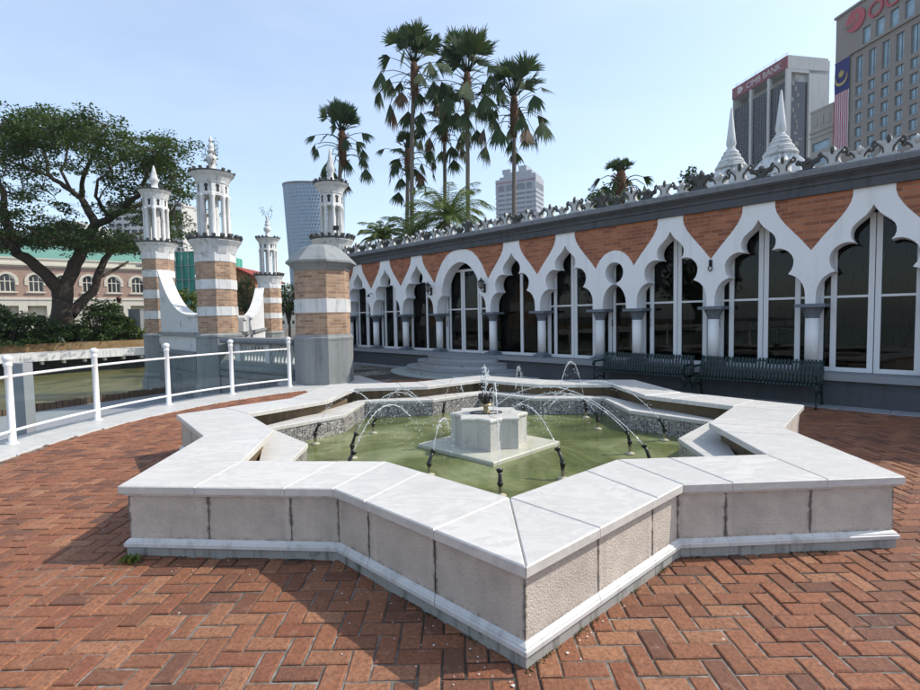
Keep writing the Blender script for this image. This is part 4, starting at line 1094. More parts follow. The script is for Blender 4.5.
# ------------------------------------------------------------------ plants
def leaf_quad(lf, p, s, rq, flat=.5, ratio=.55):
    d = Vector((rq.gauss(0,1), rq.gauss(0,1), rq.gauss(0,flat))).normalized()
    e = d.cross(Vector((rq.gauss(0,.5), rq.gauss(0,.5), 1))).normalized()
    lf.add([p-d*s, p+e*s*ratio+d*s*.1, p+d*s, p-e*s*ratio+d*s*.1], [(0,1,2,3)])
def clump(lf, c, rx, rz, n, s, rq, flat=.5):
    for _ in range(n):
        while True:
            q = Vector((rq.uniform(-1,1), rq.uniform(-1,1), rq.uniform(-1,1)))
            if q.length_squared < 1: break
        q = q*(q.length**.1 if q.length > 0 else 1)
        leaf_quad(lf, c+Vector((q.x*rx, q.y*rx, q.z*rz)), s*rq.uniform(.6,1.3), rq, flat)
def nearest(pts, c):
    return min(pts, key=lambda p: (p[0]-c).length)

# the great rain tree across the river
RTD = 34.0
def rp(px, py, dy=0): return spot(px, py, RTD+dy)
tr0 = rp(62, 338)
rt = thing('rain_tree', 'huge spreading rain tree with dark forked limbs and airy crown across the river', 'tree', (tr0.x, tr0.y, .2))
org = Vector((tr0.x, tr0.y, .2))
LIMBS = [ # (px, py, depth, radius)
 [(62,338,0,.78),(62,322,0,.66),(63,310,0,.62),(64,302,0,.60)],
 [(60,308,0,.42),(55,288,-.4,.40),(45,274,-.8,.36),(31,262,-1.2,.33),(17,253,-1.6,.30),(9,233,-2,.25),(7,212,-2.4,.20),(2,192,-3,.15),(-8,172,-3.4,.11),(-22,155,-4,.07)],
 [(17,253,-1.6,.24),(2,240,-3,.20),(-18,226,-4,.15),(-40,214,-5,.10)],
 [(64,304,0,.48),(69,286,.3,.44),(74,270,.5,.40),(80,256,.7,.37),(82,244,.9,.35),(87,236,1,.34),(94,225,1.3,.30),(88,209,1.6,.24),(82,198,1.9,.21),(70,189,2.2,.18),(60,183,2.5,.16),(52,177,2.8,.13),(48,163,3.2,.10),(42,148,3.5,.07),(30,132,4,.05)],
 [(82,198,1.9,.17),(82,184,1.2,.15),(84,170,.6,.13),(93,154,.2,.10),(104,144,0,.07),(116,138,-.5,.05)],
 [(70,189,2.2,.12),(62,172,3.6,.10),(66,154,4.4,.08),(72,134,5,.06),(70,116,5,.04)],
 [(52,177,2.8,.11),(36,172,1.5,.09),(20,166,.5,.07),(5,158,0,.05)],
 [(94,225,1.3,.25),(108,219,.4,.23),(122,211,-.5,.20),(130,203,-1.2,.17),(136,194,-2,.14),(146,180,-2.6,.11),(152,166,-3,.08),(160,152,-3.4,.05)],
 [(122,211,-.5,.15),(136,208,-.2,.13),(150,200,.4,.10),(166,188,1,.07),(180,172,1.5,.05)],
 [(108,219,.4,.14),(102,205,-1,.12),(96,196,-2.2,.09),(98,180,-3.4,.07),(110,168,-4.4,.05)],
 [(70,315,.2,.36),(80,303,.8,.32),(90,292,1.4,.29),(97,278,2,.26),(103,266,2.6,.23),(109,255,3.2,.2),(118,243,4,.16),(130,236,4.6,.12),(146,232,5.2,.08),(166,240,6,.05)],
 [(109,255,3.2,.15),(108,240,2,.12),(104,230,1,.09),(98,238,-.5,.06)],
 [(97,278,2,.13),(112,272,3.4,.10),(128,262,4.4,.07)],
]
b = MB(); nodes = []; rq = random.Random(21)
for L in LIMBS:
    P = [rp(a, c, d)-org+Vector((rq.gauss(0,.06),rq.gauss(0,.1),rq.gauss(0,.06)))*(i > 0) for i, (a,c,d,r) in enumerate(L)]
    P2, R2 = [], []
    for i in range(len(P)-1):
        for u in (0,.5):
            q = P[i].lerp(P[i+1], u); 
            if u: q += Vector((rq.gauss(0,.05),rq.gauss(0,.05),rq.gauss(0,.05)))
            P2.append(q); R2.append((L[i][3]*(1-u)+L[i+1][3]*u)*rq.uniform(.92,1.08))
    P2.append(P[-1]); R2.append(L[-1][3])
    b.tube(P2, R2, 10); nodes += [(p, r) for p, r in zip(P2, R2) if r < .26]
b.build('trunk', M['bark'], rt)
REG = [ # px, py, rx, ry, clumps, depth spread
 (42,124,52,11,40,5),(18,138,42,14,32,6),(80,130,34,14,30,6),(60,144,44,12,20,6),(0,158,34,16,18,6),(40,165,30,9,10,5),(112,148,24,10,14,5),
 (150,146,34,10,20,5),(140,166,32,12,18,5),(160,163,18,18,22,5),(170,193,13,20,24,4),(178,228,8,14,9,4),(126,186,24,10,9,4),(92,168,16,9,6,4),
 (30,196,26,9,9,5),(-15,190,24,20,14,6),(150,214,20,10,10,4),(112,205,14,8,5,3),(72,206,16,7,4,3),
 (20,242,34,10,24,4),(75,240,30,11,30,4),(100,246,24,10,20,4),(126,240,18,8,10,4),(52,226,18,8,7,3),(-30,232,24,14,14,5),(10,220,18,8,9,4),(45,236,20,9,14,4),(146,248,14,6,6,4)]
lf = MB(); tw = MB()
for (px, py, rx, ry, n, dd) in REG:
    for _ in range(int(n*.84)):
        a = rq.uniform(0, 2*pi); r = sqrt(rq.random())
        c = rp(px+rx*r*cos(a), py+ry*r*sin(a), rq.uniform(-dd,dd))-org
        p, rr_ = nearest(nodes, c)
        if (p-c).length > 5: c = p.lerp(c, 5/(p-c).length)
        mid = p.lerp(c, .5)+Vector((rq.gauss(0,.2),rq.gauss(0,.2),rq.uniform(.0,.35)))
        tw.tube([p, p.lerp(mid,.5)+Vector((0,0,.08)), mid, c], [min(.06,rr_*.6),.045,.03,.012], 5); nodes += [(mid,.05),(c,.03)]
        for _k in range(3):
            c2 = c+Vector((rq.gauss(0,.75),rq.gauss(0,.75),rq.gauss(0,.22)))
            tw.tube([mid.lerp(c,.6), c2], [.018,.006], 4, 0, True, False)
            clump(lf, c2, rq.uniform(.5,.9), rq.uniform(.15,.36), 48, .105, rq, .6)
tw.build('branches', M['bark'], rt); lf.build('crown', M['rain_leaf'], rt)

def bushy(name, label, cat, base, w_, h_, n, s, mat, seed, trunk=None, group=None, flat=.8, dens=60):
    """shrub or small tree: stems, and leaf clumps on an uneven dome"""
    rq = random.Random(seed); t = thing(name, label, cat, tuple(base), 0, group)
    lf = MB(); st_ = MB()
    z0 = 0 if trunk is None else trunk
    for i in range(n):
        a = rq.uniform(0, 2*pi); r = sqrt(rq.random()); zz = rq.uniform(.12,1)
        rad = w_*sqrt(max(.05,1-(zz*.92)**2))*rq.uniform(.75,1.08)
        c = Vector((rad*r*cos(a), rad*r*sin(a), z0+(h_-z0)*zz*rq.uniform(.85,1.1)))
        q = Vector((c.x*.3, c.y*.3, z0*.8+c.z*.25)) if trunk else Vector((c.x*.35, c.y*.35, 0))
        st_.tube([(0,0,z0*.5) if trunk else (c.x*.2,c.y*.2,-.1), q, q.lerp(c,.6)+Vector((0,0,.05)), c], [.03*w_,.024*w_,.014*w_,.005*w_], 5)
        clump(lf, c, w_*rq.uniform(.2,.34), h_*rq.uniform(.07,.14), dens, s, rq, flat)
    if trunk:
        st_.tube([(0,0,-.2),(.03*w_,0,trunk*.5),(0,.02,trunk),(0,0,trunk+.3*(h_-trunk))], [.085*w_,.07*w_,.06*w_,.03*w_], 9)
    st_.build('trunk' if trunk else 'stems', M['bark'], t); lf.build('crown' if trunk else 'foliage', mat, t)
    return t
# hedge and shrubs above the ochre wall
SH = [(-30,1.9,2.3,'dense dark shrub past the left end of the ochre planter wall','shrub_leaf'),(6,2.1,2.4,'tall dark leafy shrub at the left edge of the ochre planter wall','shrub_leaf'),
      (32,1.7,1.8,'dark rounded shrub to the left of the rain tree trunk','shrub_leaf'),(50,1.1,1.35,'low dark shrub touching the left of the rain tree trunk','shrub_leaf'),
      (74,1.0,1.3,'low shrub just right of the rain tree trunk','shrub_leaf'),(103,1.7,2.75,'tallest dark shrub between the rain tree trunk and the left tower','shrub_leaf'),
      (118,1.3,2.0,'dark shrub filling the hedge left of the yellow green bush','shrub_leaf'),(136,1.3,1.7,'yellow green bush beside the left tower','bright_leaf')]
for i, (px, w_, h_, lab, mt) in enumerate(SH):
    v = RT*((px-460)/FPX)+FWD
    tt = 40; best = None
    # stand it on the bank line 3 m behind the promenade edge
    for k in range(200):
        y = 24+k*.1; p = spot(px, 330, y); o_ = (Vector((p.x,p.y))-b0).dot(bn)
        if o_ > 3.0: best = p; break
    best = best or spot(px, 330, 34)
    bushy('shrub', lab, 'shrub', (best.x, best.y, .15), w_*1.15, h_, 60, .10, M[mt], 100+i, None, 'shrubs above the river bank', .8, 75)
# broad leaved clump (banana-like) by the trunk
bt = spot(88, 330, 33); t = thing('broad_leaf_plant', 'pale broad leaved plant with upright paddles right of the rain tree trunk', 'plant', (bt.x, bt.y, .2))
rq = random.Random(9); lf = MB(); sm = MB()
for i in range(16):
    a = rq.uniform(0,2*pi); L = rq.uniform(1.0,1.9); w_ = .16; P = []
    for k in range(7):
        u = k/6; P.append(Vector((cos(a)*(.08+L*.42*u**1.4), sin(a)*(.08+L*.42*u**1.4), .2+L*.9*u-.35*u**3)))
    sm.tube(P[:4], [.025,.02,.016,.01], 5); side = Vector((-sin(a), cos(a), 0)); vs = []; fs = []
    for k, p in enumerate(P): q = w_*sin(pi*min(1,.12+.88*k/6))**.7; vs += [p-side*q, p+Vector((0,0,-.02)), p+side*q]
    for k in range(6): fs += [(3*k,3*k+1,3*k+4,3*k+3),(3*k+1,3*k+2,3*k+5,3*k+4)]
    lf.add(vs, fs)
sm.build('stems', M['bark'], t); lf.build('leaves', M['banana_leaf'], t)
# aloe-like plants in front of the smallest tower
bt = spot(262, 334, 19.5); t = thing('spiky_plant', 'low spiky yellow green plants behind the balustrade below the smallest tower', 'plant', (bt.x, bt.y, .2))
lf = MB()
for j in range(9):
    cx = -1.2+j*.32
    for i in range(16):
        a = rq.uniform(0,2*pi); L = rq.uniform(.5,.9); d = Vector((cos(a)*.6, sin(a)*.6, 1)).normalized(); s_ = d.cross(Vector((0,0,1))).normalized()*.025; p = Vector((cx,rq.uniform(-.2,.2),0))
        lf.add([p-s_,p+s_,p+d*L*.6+s_*.7,p+d*L+Vector((cos(a)*.1,sin(a)*.1,-.08)),p+d*L*.6-s_*.7], [(0,1,2,3,4)])
lf.build('leaves', M['bright_leaf'], t); b = MB(); b.box(-1.5,1.7,-.35,.35,-.3,.02); b.build('planter', M['ledge'], t)

def gz(px, y, z=0): p = spot(px, 320, y); return (p.x, p.y, z)
bushy('round_tree', 'round dark tree with visible forked branches between the largest and the smallest tower', 'tree', gz(249,45), 1.75, 5.0, 46, .10, M['shrub_leaf'], 201, 2.2)
bushy('round_tree', 'dark leafy tree between the smallest tower and the kiosk', 'tree', gz(289,46), 1.4, 4.9, 40, .10, M['shrub_leaf'], 202, 2.2)
bushy('bright_bush', 'bright yellow green bush in front of the green scaffold netting', 'shrub', gz(187,33), 1.0, 3.6, 30, .09, M['bright_leaf'], 203, 1.4)
bushy('roof_side_tree', 'leafy green tree top just above the cornice left of the single small fan palm', 'tree', gz(600,34), 1.2, 9.4, 40, .13, M['shrub_leaf'], 204, 8)
bushy('behind_tree', 'dark tree rising behind the spire parapet left of the white spires', 'tree', gz(690,33), .9, 10.1, 40, .11, M['palm_leaf'], 205, 8.5)

for (x, y, w_, h_, sd, lab) in ((-37,19,4.5,10,301,'large dark tree on the far river bank, nearest the great rain tree'), (-46,8,6,12,302,'broad dark tree on the far river bank opposite the fountain'),
      (-53,-5,6.5,13,303,'tall dark tree on the far river bank opposite the benches'), (-62,-20,7,13,304,'spreading dark tree on the far river bank farthest downstream')):
    bushy('river_tree', lab, 'tree', (x,y,0), w_, h_, 60, .30, M['shrub_leaf'], sd, 3.5, 'trees lining the far river bank', .8, 60)
# fan palms
def fan_leaf(lf, base, tipdir, up, R, rq, droop, nseg=22, spread=2.5):
    """costapalmate blade: segments radiate from the hastula, tips hang"""
    f = tipdir.normalized(); s = f.cross(up); s = s.normalized() if s.length > .01 else f.orthogonal().normalized(); nrm = s.cross(f).normalized()
    for i in range(nseg):
        a = -spread/2*1.0+spread*i/(nseg-1)+rq.gauss(0,.02); L = R*(.72+.28*cos(a*.75))*rq.uniform(.74,1.12)
        d = f*cos(a)+s*sin(a)-nrm*.10*abs(sin(a))
        w_ = R*.042; ss = d.cross(nrm).normalized()*w_
        p1 = base+d*L*.55-Vector((0,0,1))*droop*L*.10; p2 = base+d*L*.85-Vector((0,0,1))*droop*L*.33; p3 = base+d*L-Vector((0,0,1))*droop*L*.62
        lf.add([base, base, p1-ss, p1+ss, p2-ss*.55, p2+ss*.55, p3], [(0,2,3),(2,4,5,3),(4,6,5)])
def fan_palm(label, px, py_top, py_crown, D, seed, rad=1.0, nup=18, ndown=16, skirt=1.0, lean=0, group='tall fan palms behind the arcade'):
    rq = random.Random(seed); base = spot(px+lean, 320, D); crown = spot(px, py_crown, D); top = spot(px, py_top, D)
    t = thing('fan_palm', label, 'palm', (base.x, base.y, 0), 0, group)
    C = crown-Vector((base.x, base.y, 0)); Hc = C.z
    b = MB(); n = 12; bend = rq.uniform(-.3,.3)
    P = [Vector((C.x*(i/n)**1.2+bend*sin(pi*i/n), C.y*(i/n), Hc*i/n)) for i in range(n+1)]
    b.tube(P, [.22*(1-.35*i/n) for i in range(n+1)], 10); b.build('trunk', M['palm_bark'], t)
    b = MB(); Q = [C-Vector((0,0,2.6*rad)), C-Vector((0,0,1.8*rad)), C-Vector((0,0,.9*rad)), C+Vector((0,0,.1)), C+Vector((0,0,.7))]
    b.tube(Q, [.2,.32,.34,.28,.08], 9)
    for i in range(26):
        a = rq.uniform(0,2*pi); z = -rq.uniform(0,2.4*rad); p = C+Vector((cos(a)*.28,sin(a)*.28,z)); b.tube([p, p+Vector((cos(a)*.25,sin(a)*.25,.22)), p+Vector((cos(a)*.32,sin(a)*.32,-.05))], [.05,.035,.01], 4)
    b.build('leaf_bases', M['palm_fibre'], t)
    lf = MB(); stx = MB(); dead = MB()
    Hup = (top.z-crown.z)
    nup = int(nup*1.7)
    for i in range(nup):
        a = i*2.39996+rq.uniform(-.2,.2); el = radians(86-52*(i/nup)**1.0)+rq.gauss(0,.06)
        d = Vector((cos(a)*cos(el), sin(a)*cos(el), sin(el))); L = Hup*rq.uniform(.28,.66); p0 = C+Vector((cos(a)*.12,sin(a)*.12,.25)); p1 = p0+d*L-Vector((0,0,.05*L))
        stx.tube([p0, p0+d*L*.5+Vector((0,0,.05)), p1], [.045,.035,.025], 5)
        rl_ = Vector((rq.gauss(0,.5), rq.gauss(0,.5), 1)) if abs(d.z) < .8 else Vector((cos(a+1.57*rq.random()),sin(a+1.57*rq.random()),.2))
        fan_leaf(lf, p1, (d+Vector((0,0,.10))), rl_, Hup*rq.uniform(.38,.52), rq, .08+.5*(1-sin(el)), 20, 2.1)
    for i in range(ndown):
        a = i*2.39996+rq.uniform(-.3,.3)+1; dr = (i+.5)/ndown
        el = radians(18-62*dr)+rq.gauss(0,.1); L = rad*rq.uniform(1.5,2.4)
        d = Vector((cos(a)*cos(el), sin(a)*cos(el), sin(el))); p0 = C+Vector((cos(a)*.2,sin(a)*.2,-.2-1.6*rad*dr*skirt))
        p1 = p0+Vector((d.x*L*.6, d.y*L*.6, max(d.z,-.3)*L*.4+.25)); p2 = p0+d*L
        stx.tube([p0, p0.lerp(p1,.5)+Vector((0,0,.1)), p1, p2], [.04,.033,.028,.02], 5)
        tgt = dead if rq.random() < .07*skirt*dr*2 else lf
        dd = Vector((cos(a)*.22, sin(a)*.22, -1)) if dr > .25 else Vector((cos(a)*.8, sin(a)*.8, -.45))
        fan_leaf(tgt, p2, dd, Vector((cos(a+rq.gauss(0,.6)),sin(a+rq.gauss(0,.6)),.2)), rad*rq.uniform(1.0,1.4), rq, .4, 22, 1.45)
    stx.build('leaf_stalks', M['palm_leaf'], t); lf.build('crown', M['palm_leaf'], t)
    if dead.v: dead.build('dead_fronds', M['dead_leaf'], t)
fan_palm('fan palm with a shaggy skirt standing apart behind the pointed lantern turret', 342, 104, 135, 42, 31, .95, 15, 18, 1.2)
fan_palm('tall fan palm, leftmost of the three highest, with a narrow upright top tuft', 414, 27, 66, 42, 32, 1.15, 16, 24, 1.0, 2)
fan_palm('tallest broad crowned fan palm in the middle of the palm group', 467, 31, 76, 42, 33, 1.2, 20, 26, 1.0, 1)
fan_palm('tall fan palm right of the group, in front of the white office tower', 514, 60, 100, 42, 34, 1.15, 18, 22, .9, 0)
fan_palm('shorter fan palm with brown fronds between the two tallest palms', 444, 84, 112, 46, 35, 1.0, 12, 24, 1.5, 2)
fan_palm('short ragged fan palm left of the group with drooping lower leaves', 408, 132, 152, 44, 36, .85, 14, 20, 1.3, 1)
fan_palm('single small fan palm showing above the cornice left of the white spires', 621, 160, 177, 30, 37, .62, 12, 16, .6, 0)
def coconut(label, px, pyc, D, seed, L, n):
    rq = random.Random(seed); base = spot(px, 320, D); C = spot(px, pyc, D)-Vector((base.x, base.y, 0))
    t = thing('coconut_palm', label, 'palm', (base.x, base.y, 0), 0, 'feathery palms behind the arcade')
    b = MB(); b.tube([(0,0,0),(.15,0,C.z*.5),tuple(C)], [.2,.16,.12], 9); b.build('trunk', M['palm_bark'], t)
    lf = MB(); sx = MB()
    for i in range(n):
        a = i*2.39996; el = radians(75-85*(i/n)); ln = L*rq.uniform(.8,1.1); P = []
        for k in range(11):
            u = k/10; e = el-1.5*u*u*.9; prev = P[-1] if P else C
            P.append(prev+Vector((cos(a)*cos(e), sin(a)*cos(e), sin(e)))*(ln/10) if k else C.copy())
        sx.tube(P, [.045*(1-.85*k/10) for k in range(11)], 5)
        side = Vector((-sin(a), cos(a), 0))
        for k in range(2, 40):
            u = k/40*10*.999; j = min(int(u),9); p = P[j].lerp(P[j+1], u-j); fw = (P[j+1]-P[j]).normalized(); LL = ln*.27*sin(pi*min(1,.15+.85*k/40))**.6
            for sg in (-1,1):
                d = (side*sg*.8+fw*.6+Vector((0,0,-.35+rq.gauss(0,.12)))).normalized(); wv = fw*.024
                q = p+d*LL-Vector((0,0,.18*LL)); lf.add([p-wv,p+wv,p+d*LL*.6+wv*.7,q,p+d*LL*.6-wv*.7], [(0,1,2,3,4)])
    sx.build('stalks', M['coco_leaf'], t); lf.build('crown', M['coco_leaf'], t)
coconut('bright green coconut palm fronds at the foot of the tall fan palms', 448, 218, 38, 41, 4.3, 28)
coconut('small pale green feathery palm top showing behind the left end of the cornice', 381, 237, 38, 42, 2.1, 22)
coconut('dark green feathery palm low between the other two coconut palms', 412, 236, 40, 43, 3.2, 20)

# pale flakes fallen on the bricks and moss along the foot of the fountain
fk = MB(); rq = random.Random(91); ms = MB()
for i in range(80):
    e_ = rq.choice([15, 15, 15, 14, 0, 13]); a_, b_ = OUT[e_], OUT[(e_+1) % 16]; q = lerp(a_, b_, rq.random()); n_ = Vector((b_[1]-a_[1], a_[0]-b_[0])).normalized()
    o_ = abs(rq.gauss(0,.16))+.01; p = Vector((FC.x+q[0]+n_.x*o_, FC.y+q[1]+n_.y*o_, .0045)); r_ = rq.uniform(.002,.006)*(2 if rq.random() < .1 else 1); m_ = rq.randint(5,7); a0_ = rq.random()*6
    fk.add([p+Vector((r_*rq.uniform(.6,1.3)*cos(a0_+2*pi*k/m_), r_*rq.uniform(.6,1.3)*sin(a0_+2*pi*k/m_), rq.uniform(0,.002))) for k in range(m_)], [tuple(range(m_))])
struct(fk.build('paint_flakes', M['white_old']), 'stuff')
for i in range(2600):
    e_ = rq.randrange(12, 18) % 16; a_, b_ = OUT[e_], OUT[(e_+1) % 16]; u_ = rq.random()
    if sin(u_*9+e_*2.3)+sin(u_*23+e_) < .15: continue
    q = lerp(a_, b_, u_); n_ = Vector((b_[1]-a_[1], a_[0]-b_[0])).normalized(); o_ = -.028+abs(rq.gauss(0,.014)); p = Vector((FC.x+q[0]+n_.x*o_, FC.y+q[1]+n_.y*o_, 0)); leaf_quad(ms, p+Vector((0,0,.003)), rq.uniform(.003,.009), rq, .6)
struct(ms.build('moss', leafmat('dark_moss', [(0,(.018,.022,.010)),(.6,(.035,.042,.016)),(1,(.07,.085,.025))])), 'stuff')

# ------------------------------------------------------------------ city behind
def facade_text(parent, txt, x, z, size, mat, y=-.12, ext=.08, name='lettering', align='LEFT', sx=1.0):
    cu = bpy.data.curves.new(name, 'FONT'); cu.body = txt; cu.size = size; cu.extrude = ext; cu.align_x = align
    tmp = bpy.data.objects.new(name, cu); COL.objects.link(tmp); bpy.context.view_layer.update()
    me = bpy.data.meshes.new_from_object(tmp.evaluated_get(bpy.context.evaluated_depsgraph_get())); bpy.data.objects.remove(tmp)
    me.materials.clear(); me.materials.append(mat); me.name = name
    o = bpy.data.objects.new(name, me); COL.objects.link(o); o.parent = parent
    o.location = (x, y, z); o.rotation_euler = (pi/2, 0, 0); o.scale.x = sx; return o
def grid_wall(b, xs, zs, y0, y1, mi=0):
    """wall with rectangular holes: xs / zs are flat lists of [solid0, hole0, solid1, ...] edges"""
    for i in range(0, len(xs)-1, 2): b.box(xs[i], xs[i+1], y0, y1, zs[0], zs[-1], mi)
    for i in range(1, len(xs)-2, 2):
        for j in range(0, len(zs)-1, 2): b.box(xs[i], xs[i+1], y0, y1, zs[j], zs[j+1], mi)
sky_toned_glass = plain('sky_toned_window_glass', (.27,.42,.50), .08, .9, .3, .4)  # blue base colour stands in for the sky mirrored in the panes
darkglass = plain('dark_tinted_glass', (.022,.022,.028), .10, .6, .4, .35)
oldglass = plain('old_window_glass', (.04,.045,.05), .12, .6, .4, .6)
granite = weathered('grey_brown_granite', (.27,.235,.205), (.09,.08,.075), .25, .35, .8, True, .05, .12)
beige = weathered('beige_render', (.36,.33,.29), (.14,.13,.11), .3, .4, .85, True, .05, .1)
pale = weathered('pale_concrete', (.52,.515,.49), (.22,.21,.2), .3, .3, .85, True, .05, .1)
offwhite = weathered('office_white_panels', (.34,.355,.39), (.3,.3,.3), .2, .2, .8, True, .02, .08)
cream = weathered('cream_render', (.66,.61,.50), (.3,.26,.2), .3, .6, .85, True, .05, .1)
oldbrick = brickmat('old_facade_brick', (.42,.27,.21), (.35,.21,.165), (.40,.32,.26), .5, .16, .02, True, .2)
copper = weathered('green_copper_roof', (.13,.27,.21), (.08,.2,.16), .4, .6, .7, True, .05, .15)
redsign = plain('red_sign_panel', (.20,.035,.045), .5, .4, .1, .3)
redletter = plain('red_sign_letter', (.42,.05,.06), .45, .4, .08, .5)
paletext = plain('pale_sign_letter', (.62,.55,.55), .5)
maroontext = plain('maroon_sign_letter', (.28,.02,.05), .5)

# old brick building with arched windows across the river
P0, P1 = spot(0, 300, 70), spot(145, 300, 80)
ang = atan2(P1.y-P0.y, P1.x-P0.x)
ob = thing('brick_building', 'long old brick building with white arched windows and green roof behind the rain tree', 'building', (P0.x, P0.y, 0), ang)
b = MB(); xs, zs = [-30], [5.5]
WX = [-26.6+3.05*i for i in range(15)]
for x in WX: xs += [x-.85, x+.85]
xs.append(18.6); grid_wall(b, xs, [5.5, 6.25, 8.75, 9.75], 0, .5); b.build('brick_wall', oldbrick, ob)
b = MB(); b.box(-30,18.6,-.05,.5,0,2.2); b.box(-30,18.6,-.15,.5,5.15,5.499); b.box(-30,18.6,-.1,.5,9.751,11.0); b.box(-30,18.6,-.35,.5,9.95,10.2); b.box(-30,18.6,-.22,.5,10.85,11.05)
xs = [-30]
for x in WX: xs += [x-1.05, x+1.05]
xs.append(18.6); grid_wall(b, xs, [2.2, 2.201, 4.3, 5.149], -.05, .5)
b.box(-30,18.6,.9,12,0,9.5); b.build('cream_storey', cream, ob)
wproto = None
for i, x in enumerate(WX):
    if wproto is None:
        b = MB(); pts = [(.85*cos(t), 7.75+.95*sin(t)) for t in [pi*k/12 for k in range(13)]]
        out = [(1.22*cos(t), 7.72+1.28*sin(t)) for t in [pi*k/12 for k in range(13)]]
        b.wallprism((out+pts[::-1])[::-1], -.10, .1); b.box(-1.2,-.86,-.08,.1,7.2,7.72); b.box(.86,1.2,-.08,.1,7.2,7.72)
        # brick-back corners of the arch filled in white
        b.wallprism(([(.85,8.76),(.85,7.75)][::-1]+[(.85*cos(t), 7.75+.95*sin(t)) for t in [pi/2*k/6 for k in range(7)]]+[(0,8.76)])[::-1], -.02, .2)
        b.wallprism([(-q[0],q[1]) for q in ([(.85,7.75)]+[(.85*cos(t), 7.75+.95*sin(t)) for t in [pi/2*k/6 for k in range(1,7)]]+[(0,8.76),(-.0+.85,8.76)])], -.02, .2)
        b.box(-1.1,1.1,-.2,.1,6.08,6.25)
        for q in (-.80,-.27,.27,.80): b.box(q-.055,q+.055,.12,.22,6.25,8.4)
        for q in (6.3,7.7): b.box(-.8,.8,.11,.2,q-.05,q+.06)
        wproto = b.build('window', cream, ob, (x,0,0)); g = MB(); g.add([(-.85,.26,6.25),(.85,.26,6.25),(.85,.26,8.75),(-.85,.26,8.75)], [(0,1,2,3)]); wp = g.build('pane', oldglass, wproto)
    else:
        c = copy_part(wproto, ob, (x,0,0)); copy_part(wp, c)
b = MB(); b.add([(-30,.6,11.06),(18.6,.6,11.06),(18.6,6,13.6),(-30,6,13.6),(-30,12,11),(18.6,12,11)], [(0,1,2,3),(3,2,5,4)]); b.box(-30,18.6,.45,11.9,9.75,11.0); b.build('roof', copper, ob)
facade_text(ob, 'IARO', 16.0, 10.3, .55, M['iron'], -.14, .02)
b = MB(); b.wallprism([(14.3,10.85),(13.9,10.75),(13.9,10.4),(14.2,10.25),(14.3,10.18),(14.4,10.25),(14.7,10.4),(14.7,10.75)], -.16, -.1); b.build('crest', plain('stone_crest', (.3,.27,.2), .8), ob)

# scaffold wrapped in green netting
def netmat():
    t = NT('green_netting'); P = t.coord(); s_ = t.n('SeparateXYZ', {0: P})
    fold = t.noise(t.map(P, (1.1,1.1,.12)), 1.5, 4, .6)
    c = t.ramp(fold, [(.3,(.035,.20,.15)),(.55,(.07,.33,.25)),(.75,(.16,.43,.34))]); t.pbr(c, .8, t.bump(fold,.7,.25), .2); return t.mat
gx0, gx1 = spot(172, 300, 62), spot(200, 300, 62)
gn = thing('netted_scaffold', 'building wrapped in green scaffold netting, seen between the two left towers', 'building', (gx0.x, gx0.y, 0))
L = gx1.x-gx0.x+2; zt = spot(185, 252, 62).z
b = MB(); nx = 24; vs = []; rq = random.Random(8)
for j in range(7):
    for i in range(nx+1): vs.append((L*i/nx, -.12+.18*sin(i*2.1+j)*.5+rq.gauss(0,.04), zt*j/6))
b.add(vs, [(j*(nx+1)+i, j*(nx+1)+i+1, (j+1)*(nx+1)+i+1, (j+1)*(nx+1)+i) for j in range(6) for i in range(nx)], 0, True)
b.box(.05,L-.05,.3,8,0,zt-.05); b.build('netting', netmat(), gn)
b = MB()
for i in range(8): x = L*i/7; b.tube([(x,-.3,0),(x,-.3,zt+.7)], .05, 6)
for j in range(6): z = zt*(j+1)/6; b.tube([(-.3,-.3,z),(L+.3,-.3,z)], .05, 6)
b.build('poles', plain('scaffold_steel', (.3,.31,.3), .5), gn)

# red roofed house
hp = spot(236, 300, 64); hz = spot(242, 265.5, 64).z; he = spot(256, 276.5, 64)
hs = thing('red_roof_house', 'house with orange wall and red tiled gable roof behind the largest tower', 'house', (hp.x-2.2, hp.y, 0))
b = MB(); hw = he.x-(hp.x-2.2); xm = hw*.42
b.wallprism([(0,0),(hw-.3,0),(hw-.3,he.z-.1),(xm,hz-.35),(0,he.z-.1)], .3, 9); b.build('wall', plain('orange_wall', (.40,.17,.09), .8, .2, .1, .6), hs)
b = MB(); b.wallprism([(-.5,he.z-.5),(xm,hz-.2),(hw+.3,he.z-.35),(hw+.3,he.z-.1),(xm,hz),(-.5,he.z-.25)], -.3, 9.5); b.build('roof', plain('red_tile', (.30,.06,.04), .8, .2, .2, 1), hs)

def block(name, label, px0, px1, pytop, y, dep, mat, rows, cols, wmat, seed=0, wfrac=.55, hfrac=.5, ground_=0):
    """plain office or flat block: recessed windows in a grid"""
    p0, p1 = spot(px0, 300, y), spot(px1, 300, y); L = p1.x-p0.x; H_ = spot(px0, pytop, y).z
    t = thing(name, label, 'building', (p0.x, p0.y, 0)); b = MB()
    xs = [0]; cw = L/cols
    for i in range(cols): xs += [cw*(i+.5-wfrac/2), cw*(i+.5+wfrac/2)]
    xs.append(L); zs = [0]; rh = H_/rows
    for j in range(rows): zs += [rh*(j+.5-hfrac/2), rh*(j+.5+hfrac/2)]
    zs.append(H_); grid_wall(b, xs, zs, 0, .5); b.box(.41,L-.41,.8,dep-.02,0,H_-.42); b.box(-.02,L+.02,.501,dep,H_-.399,H_+.01); b.box(L-.4,L+.01,.501,dep,0,H_-.401); b.box(-.01,.4,.501,dep,0,H_-.401)
    b.build('wall', mat, t)
    g = MB(); g.add([(0,.45,0),(L,.45,0),(L,.45,H_-.5),(0,.45,H_-.5)], [(0,1,2,3)]); g.build('windows', wmat, t)
    return t
